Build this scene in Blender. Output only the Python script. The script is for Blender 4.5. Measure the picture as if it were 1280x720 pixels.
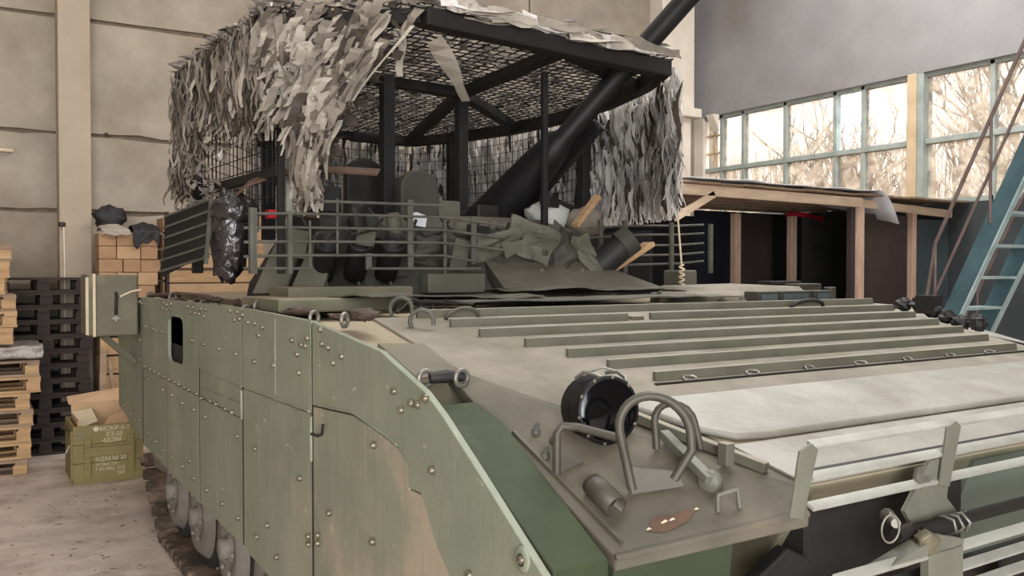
import bpy, bmesh, math, random
from mathutils import Vector, Matrix, noise
random.seed(7)
for o in list(bpy.data.objects): bpy.data.objects.remove(o)
SC = bpy.context.scene
COL = SC.collection
PI = math.pi
V = Vector

# ------------------------------------------------------------------ camera, world, lights, exposure
cam_d = bpy.data.cameras.new('camera'); cam = bpy.data.objects.new('camera', cam_d); COL.objects.link(cam)
cam_d.sensor_width = 36.0; cam_d.lens = 1093.0 / 1280.0 * 36.0
cam_d.clip_start = 0.05; cam_d.clip_end = 200
CA, CP, CH = math.radians(32.15), math.radians(1.07), 1.81
fwd = V((math.sin(CA)*math.cos(CP), math.cos(CA)*math.cos(CP), -math.sin(CP)))
cam.location = (0, 0, CH)
cam.rotation_euler = fwd.to_track_quat('-Z', 'Y').to_euler()
SC.camera = cam

world = bpy.data.worlds.new('overcast'); SC.world = world; world.use_nodes = True
bg = world.node_tree.nodes['Background']
bg.inputs[0].default_value = (0.93, 0.97, 1.0, 1); bg.inputs[1].default_value = 6.0

def area(name, loc, target, sx, sy, power, col):
    d = bpy.data.lights.new(name, 'AREA'); d.shape = 'RECTANGLE'; d.size = sx; d.size_y = sy
    d.energy = power; d.color = col
    o = bpy.data.objects.new(name, d); COL.objects.link(o); o.location = loc
    o.rotation_euler = (V(target) - V(loc)).to_track_quat('-Z', 'Y').to_euler()
    return o
# unseen roof lights of the hall, an added net backlight, and daylight through the open gate behind the photographer
area('unseen_roof_light_a', (4.0, 3.2, 7.35), (4.0, 3.2, 0), 7.0, 2.2, 480, (1.0, 0.99, 0.98))
area('unseen_roof_light_b', (0.5, 8.0, 7.35), (0.5, 8.0, 0), 5.0, 1.6, 95, (1.0, 0.95, 0.90))
area('net_backlight', (7.6, 6.0, 7.35), (7.6, 6.0, 0), 4.0, 1.8, 300, (1.0, 0.97, 0.94))  # added lamp, backlights the net curtain and brightens the wall behind
area('gate_daylight', (-2.5, -5.6, 2.6), (-0.5, 4.0, 1.6), 6.0, 4.6, 700, (1.0, 0.97, 0.945))

SC.view_settings.view_transform = 'Standard'
SC.view_settings.look = 'None'
SC.view_settings.gamma = 1.0
SC.view_settings.use_curve_mapping = False
SC.view_settings.exposure = 0.12

# ------------------------------------------------------------------ helpers
def lin(c):
    return tuple(((v/255.0)/12.92 if v/255.0 <= 0.04045 else ((v/255.0+0.055)/1.055)**2.4) for v in c)

MATS = {}
def mat(name, c1, c2=None, scale=3.0, rough=0.8, metal=0.0, bump=0.0, c3=None, s3=1.2, t3=(0.5, 0.62), stretch=(1, 1, 1), spec=0.4,
        bscale=None, alpha=None, dust_toplight=None, transl=0, streak=None):
    """noise-mottled surface: c1/c2 fine mottling, c3 larger worn patches, dust_toplight = dusty tone on faces that point up, with top light painted in on ribs"""
    m = bpy.data.materials.new(name); m.use_nodes = True
    nt = m.node_tree; N = nt.nodes; L = nt.links
    b = N['Principled BSDF']
    b.inputs['Roughness'].default_value = rough; b.inputs['Metallic'].default_value = metal
    b.inputs['Specular IOR Level'].default_value = spec
    geo = N.new('ShaderNodeNewGeometry'); mp = N.new('ShaderNodeMapping'); mp.inputs['Scale'].default_value = stretch
    L.new(geo.outputs['Position'], mp.inputs['Vector'])
    n1 = N.new('ShaderNodeTexNoise'); n1.inputs['Scale'].default_value = scale; n1.inputs['Detail'].default_value = 6; n1.inputs['Roughness'].default_value = 0.65
    L.new(mp.outputs[0], n1.inputs['Vector'])
    r1 = N.new('ShaderNodeValToRGB'); r1.color_ramp.elements[0].position = 0.32; r1.color_ramp.elements[1].position = 0.68
    r1.color_ramp.elements[0].color = (*lin(c1), 1); r1.color_ramp.elements[1].color = (*lin(c2 or c1), 1)
    L.new(n1.outputs['Fac'], r1.inputs[0])
    out = r1.outputs[0]
    def mix(a, col, fac):
        x = N.new('ShaderNodeMix'); x.data_type = 'RGBA'
        L.new(fac, x.inputs[0]); L.new(a, x.inputs[6]); x.inputs[7].default_value = (*lin(col), 1)
        return x.outputs[2]
    if c3:
        n3 = N.new('ShaderNodeTexNoise'); n3.inputs['Scale'].default_value = s3; n3.inputs['Detail'].default_value = 8; n3.inputs['Roughness'].default_value = 0.6
        L.new(mp.outputs[0], n3.inputs['Vector'])
        r3 = N.new('ShaderNodeMapRange'); r3.inputs[1].default_value = t3[0]; r3.inputs[2].default_value = t3[1]
        L.new(n3.outputs['Fac'], r3.inputs[0]); out = mix(out, c3, r3.outputs[0])
    if streak:
        ms_ = N.new('ShaderNodeMapping'); ms_.inputs['Scale'].default_value = (9, 9, 0.7); L.new(geo.outputs['Position'], ms_.inputs['Vector'])
        ns = N.new('ShaderNodeTexNoise'); ns.inputs['Scale'].default_value = 2.2; ns.inputs['Detail'].default_value = 7; ns.inputs['Roughness'].default_value = 0.7
        L.new(ms_.outputs[0], ns.inputs['Vector'])
        for (lo, hi, cc, st) in ((0.56, 0.72, streak[0], 0.7), (0.45, 0.28, streak[1], 0.6)):
            rs = N.new('ShaderNodeMapRange'); rs.inputs[1].default_value = lo; rs.inputs[2].default_value = hi; rs.inputs[4].default_value = st
            L.new(ns.outputs['Fac'], rs.inputs[0]); out = mix(out, cc, rs.outputs[0])
        # short pale scratches
        mv = N.new('ShaderNodeMapping'); mv.inputs['Scale'].default_value = (1, 7, 22); mv.inputs['Rotation'].default_value = (0.75, 0, 0); L.new(geo.outputs['Position'], mv.inputs['Vector'])
        nv = N.new('ShaderNodeTexNoise'); nv.inputs['Scale'].default_value = 1.4; nv.inputs['Detail'].default_value = 3; L.new(mv.outputs[0], nv.inputs['Vector'])
        rv = N.new('ShaderNodeMapRange'); rv.inputs[1].default_value = 0.70; rv.inputs[2].default_value = 0.76; rv.inputs[4].default_value = 0.75
        L.new(nv.outputs['Fac'], rv.inputs[0]); out = mix(out, streak[2], rv.outputs[0])
    if dust_toplight:
        sep = N.new('ShaderNodeSeparateXYZ'); L.new(geo.outputs['Normal'], sep.inputs[0])
        rr = N.new('ShaderNodeMapRange'); rr.inputs[1].default_value = 0.55; rr.inputs[2].default_value = 0.97; rr.inputs[4].default_value = dust_toplight[1]
        L.new(sep.outputs[2], rr.inputs[0])
        nd = N.new('ShaderNodeTexNoise'); nd.inputs['Scale'].default_value = 5; nd.inputs['Detail'].default_value = 8
        L.new(geo.outputs['Position'], nd.inputs['Vector'])
        rd = N.new('ShaderNodeMapRange'); rd.inputs[1].default_value = 0.3; rd.inputs[2].default_value = 0.6; rd.inputs[3].default_value = 0.55
        L.new(nd.outputs['Fac'], rd.inputs[0])
        mu = N.new('ShaderNodeMath'); mu.operation = 'MULTIPLY'; L.new(rr.outputs[0], mu.inputs[0]); L.new(rd.outputs[0], mu.inputs[1])
        out = mix(out, dust_toplight[0], mu.outputs[0])
    L.new(out, b.inputs['Base Color'])
    if bump:
        nb = N.new('ShaderNodeTexNoise'); nb.inputs['Scale'].default_value = bscale or scale*6; nb.inputs['Distortion'].default_value = 0.6 if bump >= 1 else 0.0; nb.inputs['Detail'].default_value = 5
        L.new(mp.outputs[0], nb.inputs['Vector'])
        bp = N.new('ShaderNodeBump'); bp.inputs['Strength'].default_value = bump; bp.inputs['Distance'].default_value = 0.02
        L.new(nb.outputs['Fac'], bp.inputs['Height']); L.new(bp.outputs[0], b.inputs['Normal'])
    if transl:
        tb = N.new('ShaderNodeBsdfTranslucent'); L.new(out, tb.inputs[0])
        ms = N.new('ShaderNodeMixShader'); ms.inputs[0].default_value = transl
        L.new(b.outputs[0], ms.inputs[1]); L.new(tb.outputs[0], ms.inputs[2]); L.new(ms.outputs[0], N['Material Output'].inputs[0])
    if alpha is not None: b.inputs['Alpha'].default_value = alpha
    MATS[name] = m
    return m

class MB:
    def __init__(s): s.v = []; s.f = []
    def add(s, vs, fs):
        k = len(s.v); s.v += [V(p) for p in vs]; s.f += [tuple(i+k for i in f) for f in fs]; return s
    def box(s, c, d, rot=None):
        hx, hy, hz = d[0]/2, d[1]/2, d[2]/2
        vs = [V((x, y, z)) for x in (-hx, hx) for y in (-hy, hy) for z in (-hz, hz)]
        if rot is not None: vs = [rot @ p for p in vs]
        return s.add([p + V(c) for p in vs], [(0, 1, 3, 2), (4, 6, 7, 5), (0, 4, 5, 1), (2, 3, 7, 6), (0, 2, 6, 4), (1, 5, 7, 3)])
    def bx(s, x0, x1, y0, y1, z0, z1):
        return s.box(((x0+x1)/2, (y0+y1)/2, (z0+z1)/2), (abs(x1-x0), abs(y1-y0), abs(z1-z0)))
    def beam(s, p0, p1, w, h, up=(0, 0, 1)):
        p0, p1 = V(p0), V(p1); d = (p1-p0); L = d.length; d.normalize()
        up = V(up)
        if abs(d.dot(up)) > 0.98: up = V((0, 1, 0))
        a = d.cross(up).normalized(); b = a.cross(d).normalized()
        vs = [p + a*sx*w/2 + b*sz*h/2 for p in (p0, p1) for sx in (-1, 1) for sz in (-1, 1)]
        return s.add(vs, [(0, 1, 3, 2), (4, 6, 7, 5), (0, 4, 5, 1), (2, 3, 7, 6), (0, 2, 6, 4), (1, 5, 7, 3)])
    def tube(s, path, r, n=10, cap=True):
        path = [V(p) for p in path]; rs = r if isinstance(r, (list, tuple)) else [r]*len(path)
        rings = []; prev = None
        for i, p in enumerate(path):
            d = (path[min(i+1, len(path)-1)] - path[max(i-1, 0)]).normalized()
            if prev is None:
                t = V((0, 0, 1)) if abs(d.z) < 0.9 else V((1, 0, 0))
                a = d.cross(t).normalized()
            else:
                a = (prev - d*prev.dot(d)).normalized()
            prev = a; b = d.cross(a)
            rings.append([p + (a*math.cos(2*PI*k/n) + b*math.sin(2*PI*k/n))*rs[i] for k in range(n)])
        vs = [q for R in rings for q in R]
        fs = [(i*n+k, i*n+(k+1) % n, (i+1)*n+(k+1) % n, (i+1)*n+k) for i in range(len(path)-1) for k in range(n)]
        s.add(vs, fs)
        if cap:
            s.add(rings[0], [tuple(reversed(range(n)))]); s.add(rings[-1], [tuple(range(n))])
        return s
    def prism(s, poly, a0, a1, axis='x'):
        """poly of 2-D points; axis x: (y,z); axis y: (x,z); axis z: (x,y)"""
        def P(p, a):
            return {'x': (a, p[0], p[1]), 'y': (p[0], a, p[1]), 'z': (p[0], p[1], a)}[axis]
        n = len(poly)
        vs = [P(p, a0) for p in poly] + [P(p, a1) for p in poly]
        return s.add(vs, [tuple(range(n)), tuple(range(2*n-1, n-1, -1))] + [(i, i+n, (i+1) % n+n, (i+1) % n) for i in range(n)])
    def frame(s, outer, inner, x0, x1):
        n = len(outer)
        vs = [(x, p[0], p[1]) for x in (x0, x1) for poly in (outer, inner) for p in poly]
        fs = []
        for i in range(n):
            j = (i+1) % n
            fs += [(i, j, n+j, n+i), (2*n+i, 3*n+i, 3*n+j, 2*n+j), (i, 2*n+i, 2*n+j, j), (n+i, n+j, 3*n+j, 3*n+i)]
        return s.add(vs, fs)
    def lathe(s, prof, c, axis=(0, 0, 1), n=20):
        """prof: (radius, height) list along axis"""
        q = V((0, 0, 1)).rotation_difference(V(axis).normalized()).to_matrix()
        vs = [V(c) + q @ V((r*math.cos(2*PI*k/n), r*math.sin(2*PI*k/n), h)) for r, h in prof for k in range(n)]
        fs = [(i*n+k, i*n+(k+1) % n, (i+1)*n+(k+1) % n, (i+1)*n+k) for i in range(len(prof)-1) for k in range(n)]
        return s.add(vs, fs)
    def quadsheet(s, fn, nu, nv):
        vs = [fn(i/nu, j/nv) for i in range(nu+1) for j in range(nv+1)]
        fs = [(i*(nv+1)+j, (i+1)*(nv+1)+j, (i+1)*(nv+1)+j+1, i*(nv+1)+j+1) for i in range(nu) for j in range(nv)]
        return s.add(vs, fs)
    def ribbon(s, pts, w, sides):
        k = len(s.v); n = len(pts)
        for i, p in enumerate(pts):
            s.v += [V(p) - sides[i]*w[i]/2, V(p) + sides[i]*w[i]/2]
        s.f += [(k+2*i, k+2*i+1, k+2*i+3, k+2*i+2) for i in range(n-1)]
        return s
    def blob(s, c, rad, amp=0.15, freq=4.0, n=16, m=10, seed=0):
        c = V(c); vs = []
        for j in range(m+1):
            th = PI*j/m
            for i in range(n):
                ph = 2*PI*i/n
                d = V((math.sin(th)*math.cos(ph), math.sin(th)*math.sin(ph), math.cos(th)))
                k = 1 + amp*noise.noise(d*freq*0.5 + V((seed*3.1, seed*1.7, 0))) * 2
                vs.append(c + V((d.x*rad[0], d.y*rad[1], d.z*rad[2]))*k)
        fs = [(j*n+i, j*n+(i+1) % n, (j+1)*n+(i+1) % n, (j+1)*n+i) for j in range(m) for i in range(n)]
        return s.add(vs, fs)
    def mesh(s, name, m, smooth=False, org=V((0, 0, 0))):
        me = bpy.data.meshes.new(name)
        me.from_pydata([tuple(p-org) for p in s.v], [], s.f); me.validate()
        bm = bmesh.new(); bm.from_mesh(me)
        bmesh.ops.recalc_face_normals(bm, faces=bm.faces); bm.to_mesh(me); bm.free()
        if smooth:
            for p in me.polygons: p.use_smooth = True
        me.materials.append(MATS[m] if isinstance(m, str) else m)
        return me
    def build(s, name, m, parent=None, smooth=False, bevel=0, kind=None, label=None, seg=2, thick=0):
        org = ORG.get(parent, V((0, 0, 0))) if parent else V((0, 0, 0))
        o = bpy.data.objects.new(name, s.mesh(name, m, smooth, org)); COL.objects.link(o)
        if parent: o.parent = parent; ORG[o] = org
        else: ORG[o] = V((0, 0, 0))
        if thick:
            md = o.modifiers.new('thick', 'SOLIDIFY'); md.thickness = thick; md.offset = 0
        if bevel:
            md = o.modifiers.new('bevel', 'BEVEL'); md.width = bevel; md.segments = seg; md.limit_method = 'ANGLE'
        if kind: o['kind'] = kind
        if label: o['label'] = label
        return o
ORG = {}
def thing(name, label, cat, loc=(0, 0, 0), group=None):
    o = bpy.data.objects.new(name, None); COL.objects.link(o); o.location = loc; o.empty_display_size = 0.1
    o['label'] = label; o['category'] = cat
    if group: o['group'] = group
    ORG[o] = V(loc); return o
def tag(o, label, cat, group=None):
    o['label'] = label; o['category'] = cat
    if group: o['group'] = group
    return o
def inst(me, name, parent, loc, rot=None, scale=None):
    o = bpy.data.objects.new(name, me); COL.objects.link(o)
    if parent: o.parent = parent
    o.location = V(loc) - (ORG[parent] if parent else V((0, 0, 0)))
    if rot is not None: o.rotation_euler = rot
    if scale is not None: o.scale = scale
    ORG[o] = V(loc)
    return o
def arc(c, r, a0, a1, n, u, v):
    c, u, v = V(c), V(u), V(v)
    return [c + u*r*math.cos(a0+(a1-a0)*i/n) + v*r*math.sin(a0+(a1-a0)*i/n) for i in range(n+1)]
rnd = random.uniform

# ------------------------------------------------------------------ materials
mat('concrete_wall', (160, 149, 134), (136, 126, 113), 2.2, 0.95, bump=0.25, c3=(124, 110, 94), s3=0.9, t3=(0.48, 0.75), bscale=30)
mat('joint_mortar', (116, 103, 88), (98, 86, 73), 9, 0.95, bump=0.6)
mat('column_paint', (168, 153, 135), (154, 140, 123), 1.5, 0.9, bump=0.1, bscale=25)
mat('grey_wall', (150, 149, 150), (134, 133, 135), 1.1, 0.92, bump=0.12, bscale=20, c3=(126, 118, 113), s3=0.6, t3=(0.5, 0.8))
mat('white_plaster', (226, 217, 203), (206, 194, 178), 1.5, 0.9, bump=0.1)
mat('lower_wall', (60, 64, 66), (48, 51, 53), 1.6, 0.9, bump=0.1)
mat('floor_concrete', (206, 190, 177), (174, 158, 146), 3.5, 0.93, bump=0.5, c3=(138, 122, 110), s3=1.6, t3=(0.5, 0.72), bscale=24)
mat('ceiling_paint', (170, 162, 152), (150, 142, 132), 1.0, 0.95)
mat('skirt_green', (134, 138, 120), (117, 123, 106), 2.0, 0.6, 0.0, 0.12, c3=(158, 149, 132), s3=0.95, t3=(0.52, 0.72), bscale=60, streak=((156, 154, 136), (112, 116, 96), (190, 184, 166)))
mat('skirt_green_worn', (134, 136, 118), (117, 121, 104), 2.4, 0.6, 0.0, 0.12, c3=(160, 147, 130), s3=1.5, t3=(0.48, 0.58), bscale=60, streak=((156, 150, 132), (112, 114, 96), (190, 184, 166)))
mat('hull_olive', (104, 103, 84), (86, 86, 69), 3.0, 0.7, 0.0, 0.15, c3=(128, 117, 97), s3=1.7, t3=(0.45, 0.7), dust_toplight=((166, 150, 127), 0.75), bscale=40)
mat('corner_paint', (90, 85, 72), (70, 66, 56), 3.0, 0.7, 0.0, 0.15, c3=(110, 101, 86), s3=2.2, t3=(0.48, 0.75), bscale=40)
mat('deck_dust', (142, 135, 122), (116, 110, 99), 3.2, 0.9, 0.0, 0.2, c3=(106, 101, 86), s3=2.3, t3=(0.5, 0.7), bscale=50)
mat('rib_paint', (96, 94, 81), (80, 78, 67), 5.0, 0.75, dust_toplight=((160, 152, 136), 0.95), bump=0.1)  # dusty tops paled and sides darkened to paint the light from above
mat('vane_metal', (154, 151, 143), (126, 123, 114), 3.0, 0.5, 0.0, 0.15, c3=(114, 110, 97), s3=3.2, t3=(0.52, 0.75), bscale=45)
mat('fresh_green', (60, 68, 48), (47, 54, 39), 2.2, 0.7, 0.0, 0.1, c3=(86, 86, 68), s3=2, t3=(0.55, 0.75), bscale=50, spec=.2)
mat('nose_teal', (96, 108, 98), (80, 90, 82), 2.0, 0.5, bump=0.1)
mat('turret_green', (60, 58, 51), (44, 43, 38), 3.0, 0.7, bump=0.15, dust_toplight=((112, 104, 91), 0.6))
mat('turret_pale', (92, 90, 78), (74, 72, 62), 3.0, 0.7, bump=0.15)
mat('guard_paint', (80, 76, 67), (60, 57, 50), 9, 0.5, 0.1)
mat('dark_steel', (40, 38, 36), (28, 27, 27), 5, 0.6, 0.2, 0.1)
mat('cage_steel', (30, 27, 26), (22, 20, 20), 6, 0.75, 0.1, 0.1)
mat('slat_paint', (88, 87, 78), (66, 65, 58), 8, 0.6, 0.1)
mat('bar_paint', (172, 172, 164), (146, 146, 138), 6, 0.45, 0.1, 0.05)
mat('bar_post', (110, 110, 98), (92, 92, 82), 5, 0.55, 0.0, 0.1)
mat('bolt_metal', (128, 122, 102), (92, 88, 74), 30, 0.36, 0.5)
mat('worn_steel', (138, 136, 128), (100, 98, 90), 14, 0.4, 0.5)
mat('rust', (104, 80, 64), (78, 60, 50), 8, 0.85, bump=0.3)
mat('track_steel', (92, 76, 66), (58, 48, 43), 9, 0.8, 0.15, 0.4, c3=(128, 108, 92), s3=6, t3=(0.5, 0.65))
mat('wheel_paint', (128, 122, 116), (98, 94, 88), 4, 0.75, bump=0.2)
mat('rubber_shade', (34, 32, 31), (44, 41, 39), 10, 0.85)  # black of the tyres, also painted in for shade in gaps
mat('lamp_glass', (4, 5, 9), (6, 7, 12), 3, 0.08, 0.0, spec=0.5)
mat('gun_steel', (34, 32, 34), (24, 23, 25), 6, 0.5, 0.4)
mat('wood_pale', (182, 150, 112), (146, 114, 82), 3, 0.85, bump=0.2, stretch=(1, 8, 8))
mat('wood_grey', (150, 128, 106), (118, 98, 82), 3, 0.9, bump=0.2, stretch=(1, 6, 6))
mat('wood_dark', (56, 46, 42), (38, 32, 31), 3, 0.9, bump=0.2, stretch=(1, 6, 6))
mat('wood_post', (200, 170, 150), (170, 142, 124), 4, 0.85, bump=0.15, stretch=(6, 6, 1))
mat('beam_wood', (220, 196, 170), (192, 168, 144), 3, 0.85, bump=0.15, stretch=(1, 6, 6))
mat('ammo_green', (134, 121, 78), (114, 102, 64), 3, 0.7, bump=0.12, c3=(140, 122, 84), s3=3, t3=(0.55, 0.75), stretch=(1, 5, 5))
mat('stencil_white', (206, 196, 170), (176, 166, 140), 40, 0.9)
mat('cardboard', (184, 152, 120), (166, 135, 104), 5, 0.9)
mat('carton_tan', (182, 150, 116), (162, 132, 100), 4, 0.9, bump=0.1)
mat('carton_tan_b', (168, 134, 102), (146, 114, 86), 4, 0.9, bump=0.1)
mat('case_green', (106, 100, 82), (88, 84, 70), 4, 0.65, bump=0.1, c3=(130, 118, 98), s3=3, t3=(0.55, 0.7))
mat('pale_strap', (206, 190, 164), (186, 168, 142), 6, 0.8)
mat('black_cloth', (34, 30, 34), (24, 22, 25), 6, 0.6, bump=0.3)
mat('black_plastic', (46, 42, 43), (24, 22, 23), 9, 0.16, bump=1.0, bscale=16, spec=0.8)
mat('clear_wrap', (150, 140, 134), (112, 104, 100), 8, 0.2, bump=0.5, bscale=40, spec=0.7)
mat('net_beige', (152, 143, 130), (122, 114, 103), 9, 0.9, transl=.3)
mat('net_light', (188, 180, 167), (158, 150, 138), 9, 0.9, transl=.3)
mat('net_tan', (118, 108, 96), (88, 80, 71), 9, 0.9, transl=.25)
mat('net_dark', (78, 68, 59), (54, 47, 42), 9, 0.9, transl=.2)
mat('net_grey', (206, 203, 201), (160, 157, 156), 8, 0.9, c3=(100, 96, 96), s3=7, t3=(0.58, 0.7), transl=.55)
mat('net_white', (240, 237, 234), (214, 210, 207), 8, 0.9, transl=.55)
mat('roof_net', (150, 143, 137), (92, 87, 83), 7, 0.9, transl=.4)
mat('white_sheet', (212, 212, 214), (192, 194, 200), 3, 0.7)
mat('white_sack', (190, 192, 186), (160, 162, 156), 5, 0.8, bump=0.2)
mat('red_cloth', (196, 34, 52), (160, 24, 40), 6, 0.8)
mat('panel_navy', (30, 34, 46), (22, 24, 34), 2, 0.8)
mat('panel_black', (26, 25, 28), (18, 17, 20), 2, 0.8)
mat('panel_brown', (62, 50, 47), (48, 39, 37), 2, 0.85)
mat('panel_teal', (66, 78, 82), (52, 62, 66), 2, 0.8)
mat('stair_blue', (70, 96, 102), (54, 76, 82), 4, 0.6, bump=0.1)
mat('stair_edge', (176, 196, 196), (140, 160, 162), 5, 0.5, 0.1)
mat('rail_brown', (112, 96, 90), (86, 72, 68), 6, 0.6)
mat('window_frame', (168, 176, 170), (138, 146, 142), 5, 0.7)
mat('frame_tan', (206, 184, 154), (186, 164, 134), 5, 0.8)
mat('bark_sunlit', (206, 178, 152), (160, 132, 108), 3, 0.95)  # sunlight on the trees is painted into the pale tan
mat('dry_brush', (226, 206, 182), (196, 172, 148), 2.5, 0.95)
mat('outside_ground', (190, 180, 168), (160, 150, 140), 1, 0.95)
mat('chip_wood', (140, 124, 110), (104, 92, 82), 20, 0.95)
mat('porcelain', (60, 44, 36), (44, 32, 28), 10, 0.4)
mat('purple_plastic', (44, 30, 46), (32, 22, 36), 5, 0.6)

def glass_mat(name, tint, film, filmcol):
    """grimy window glass: clear glass under a patchy film that scatters daylight"""
    m = bpy.data.materials.new(name); m.use_nodes = True
    nt = m.node_tree; N = nt.nodes; L = nt.links
    N.remove(N['Principled BSDF']); out = N['Material Output']
    tr = N.new('ShaderNodeBsdfTransparent'); tr.inputs[0].default_value = (*tint, 1)
    tl = N.new('ShaderNodeBsdfTranslucent'); tl.inputs[0].default_value = (*lin(filmcol), 1)
    gl = N.new('ShaderNodeBsdfGlossy'); gl.inputs['Roughness'].default_value = 0.1
    geo = N.new('ShaderNodeNewGeometry')
    n = N.new('ShaderNodeTexNoise'); n.inputs['Scale'].default_value = 7; n.inputs['Detail'].default_value = 9; n.inputs['Distortion'].default_value = 0.5
    L.new(geo.outputs['Position'], n.inputs['Vector'])
    r = N.new('ShaderNodeMapRange'); r.inputs[1].default_value = 0.35; r.inputs[2].default_value = 0.65; r.inputs[3].default_value = film[0]; r.inputs[4].default_value = film[1]
    L.new(n.outputs['Fac'], r.inputs[0])
    mx = N.new('ShaderNodeMixShader'); L.new(r.outputs[0], mx.inputs[0]); L.new(tr.outputs[0], mx.inputs[1]); L.new(tl.outputs[0], mx.inputs[2])
    m2 = N.new('ShaderNodeMixShader'); m2.inputs[0].default_value = 0.04; L.new(mx.outputs[0], m2.inputs[1]); L.new(gl.outputs[0], m2.inputs[2])
    L.new(m2.outputs[0], out.inputs[0]); MATS[name] = m
glass_mat('grimy_glass', (0.50, 0.485, 0.465), (0.10, 0.40), (244, 230, 212))
glass_mat('clear_glass', (0.88, 0.90, 0.92), (0.02, 0.12), (240, 240, 240))

# ================================================================== THE HALL
def struct(name, mb, m, **k):
    o = mb.build(name, m, **k); o['kind'] = 'structure'; return o
BY, RX = 10.5, 10.1          # faces of back wall and right wall
struct('floor', MB().bx(-7, 10.6, -6, 11, -0.2, 0), 'floor_concrete')
struct('ceiling', MB().bx(-7.3, 10.6, -6.3, 11, 7.5, 7.7), 'ceiling_paint')
wl = struct('wall_left', MB().bx(-7.3, -7, -6, 11, 0, 7.5), 'concrete_wall')
wf = MB(); wf.bx(-7, -6.0, -6.3, -6, 0, 7.5); wf.bx(1.0, 10.6, -6.3, -6, 0, 7.5); wf.bx(-6.0, 1.0, -6.3, -6, 5.2, 7.5)
struct('wall_front', wf, 'concrete_wall')
# back wall: recessed mortar bed behind slabs that stand proud
wb = struct('wall_back', MB().bx(-7, 10.6, BY+0.035, BY+0.3, 0, 7.5), 'joint_mortar')
xs = [-7.0, -4.9, 1.0, 6.9, 10.6]; zs = [0, 1.25, 2.46, 3.29, 4.53, 5.42, 6.6, 7.5]
for i in range(len(xs)-1):
    for j in range(len(zs)-1):
        mb = MB()
        x0, x1, z0, z1 = xs[i]+0.012, xs[i+1]-0.012, zs[j]+0.022, zs[j+1]-0.022
        n = 26; top = []; bot = []
        for k in range(n+1):
            x = x0+(x1-x0)*k/n
            bot.append((x, z0+0.022*noise.noise(V((x*2.7, j*5.1, 3)))+0.01*noise.noise(V((x*9, j*5.1, 9)))))
            top.append((x, z1+0.022*noise.noise(V((x*2.7, j*7.7, 1)))+0.01*noise.noise(V((x*9, j*7.7, 4)))))
        mb.prism(bot+top[::-1], BY+0.004*((i*3+j*5) % 4), BY+0.05, 'y')
        mb.build('concrete_slab', 'concrete_wall', wb)
struct('trim_1', MB().bx(0.86, 1.17, BY-0.26, BY+0.04, 0, 7.5), 'column_paint', bevel=0.012)      # column on the back wall
# right wall with a long strip of windows
WZ0, WZM, WZ1 = 2.64, 3.43, 4.28
wr = MB(); wr.bx(RX, RX+0.3, -6, 11, WZ1, 7.5)
struct('wall_right', wr, 'grey_wall')
struct('wall_right_lower', MB().bx(RX, RX+0.3, -6, 11, 0, WZ0), 'lower_wall').name = 'wall_lower'
struct('wall_corner', MB().bx(RX, RX+0.3, 10.3, 11, WZ0, WZ1), 'white_plaster')
struct('wall_end', MB().bx(RX, RX+0.3, -6, -3.0, WZ0, WZ1), 'grey_wall')
struct('trim_3', MB().bx(9.16, 9.83, BY-0.28, BY+0.02, 4.38, 7.5), 'white_plaster', bevel=0.01)          # corner pier
struct('trim_4', MB().bx(9.10, 9.92, BY-0.36, BY+0.02, 4.24, 4.38), 'white_plaster', bevel=0.012)  # ledge on the pier
struct('trim_5', MB().bx(9.16, 9.80, BY-0.24, BY+0.02, 0, 4.24), 'white_plaster', bevel=0.01)
struct('trim_6', MB().prism([(RX-0.14, 4.28), (RX, 4.28), (RX, 4.02)], BY-0.55, BY-0.40, 'y'), 'white_plaster')
win = MB(); 
wroot = struct('window_1', MB().bx(RX+0.06, RX+0.16, -3.0, 10.3, WZ1-0.05, WZ1).bx(RX+0.06, RX+0.16, -3.0, 10.3, WZ0, WZ0+0.06), 'window_frame')
mull = [10.3, 9.96, 9.51, 8.70, 7.84, 7.40, 6.585, 5.67, 4.75, 3.9, 3.0, 2.1, 1.2, 0.3, -0.6, -1.5, -3.0]
MB().bx(RX+0.05, RX+0.17, -3.0, 10.3, WZM-0.035, WZM+0.035).build('transom', 'window_frame', wroot, bevel=0.006)
for k, y in enumerate(mull[1:-1]):
    if abs(y-6.585) < 0.01:
        MB().bx(RX-0.02, RX+0.2, y-0.005, y+0.12, WZ0, WZ1).build('mullion', 'frame_tan', wroot, bevel=0.008)
        MB().bx(RX+0.0, RX+0.2, y-0.09, y-0.005, WZ0, WZ1).build('mullion', 'window_frame', wroot, bevel=0.008)
    else:
        MB().bx(RX+0.06, RX+0.16, y-0.03, y+0.03, WZ0, WZ1).build('mullion', 'window_frame', wroot, bevel=0.005)
for a, b_, in zip(mull[:-1], mull[1:]):
    for (z0, z1) in ((WZ0+0.06, WZM-0.035), (WZM+0.035, WZ1-0.05)):
        clear = (a == 7.84 and z0 > 3)
        MB().bx(RX+0.105, RX+0.115, b_+0.03, a-0.03, z0, z1).build('pane', 'clear_glass' if clear else 'grimy_glass', wroot)
# small glazing bars in the pane at the corner
MB().bx(RX+0.08, RX+0.14, 10.11, 10.14, WZM, WZ1).build('glazing_bar', 'frame_tan', wroot)
for z in (3.7, 3.98): MB().bx(RX+0.08, RX+0.14, 9.98, 10.3, z-0.012, z+0.012).build('glazing_bar', 'frame_tan', wroot)

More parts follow.
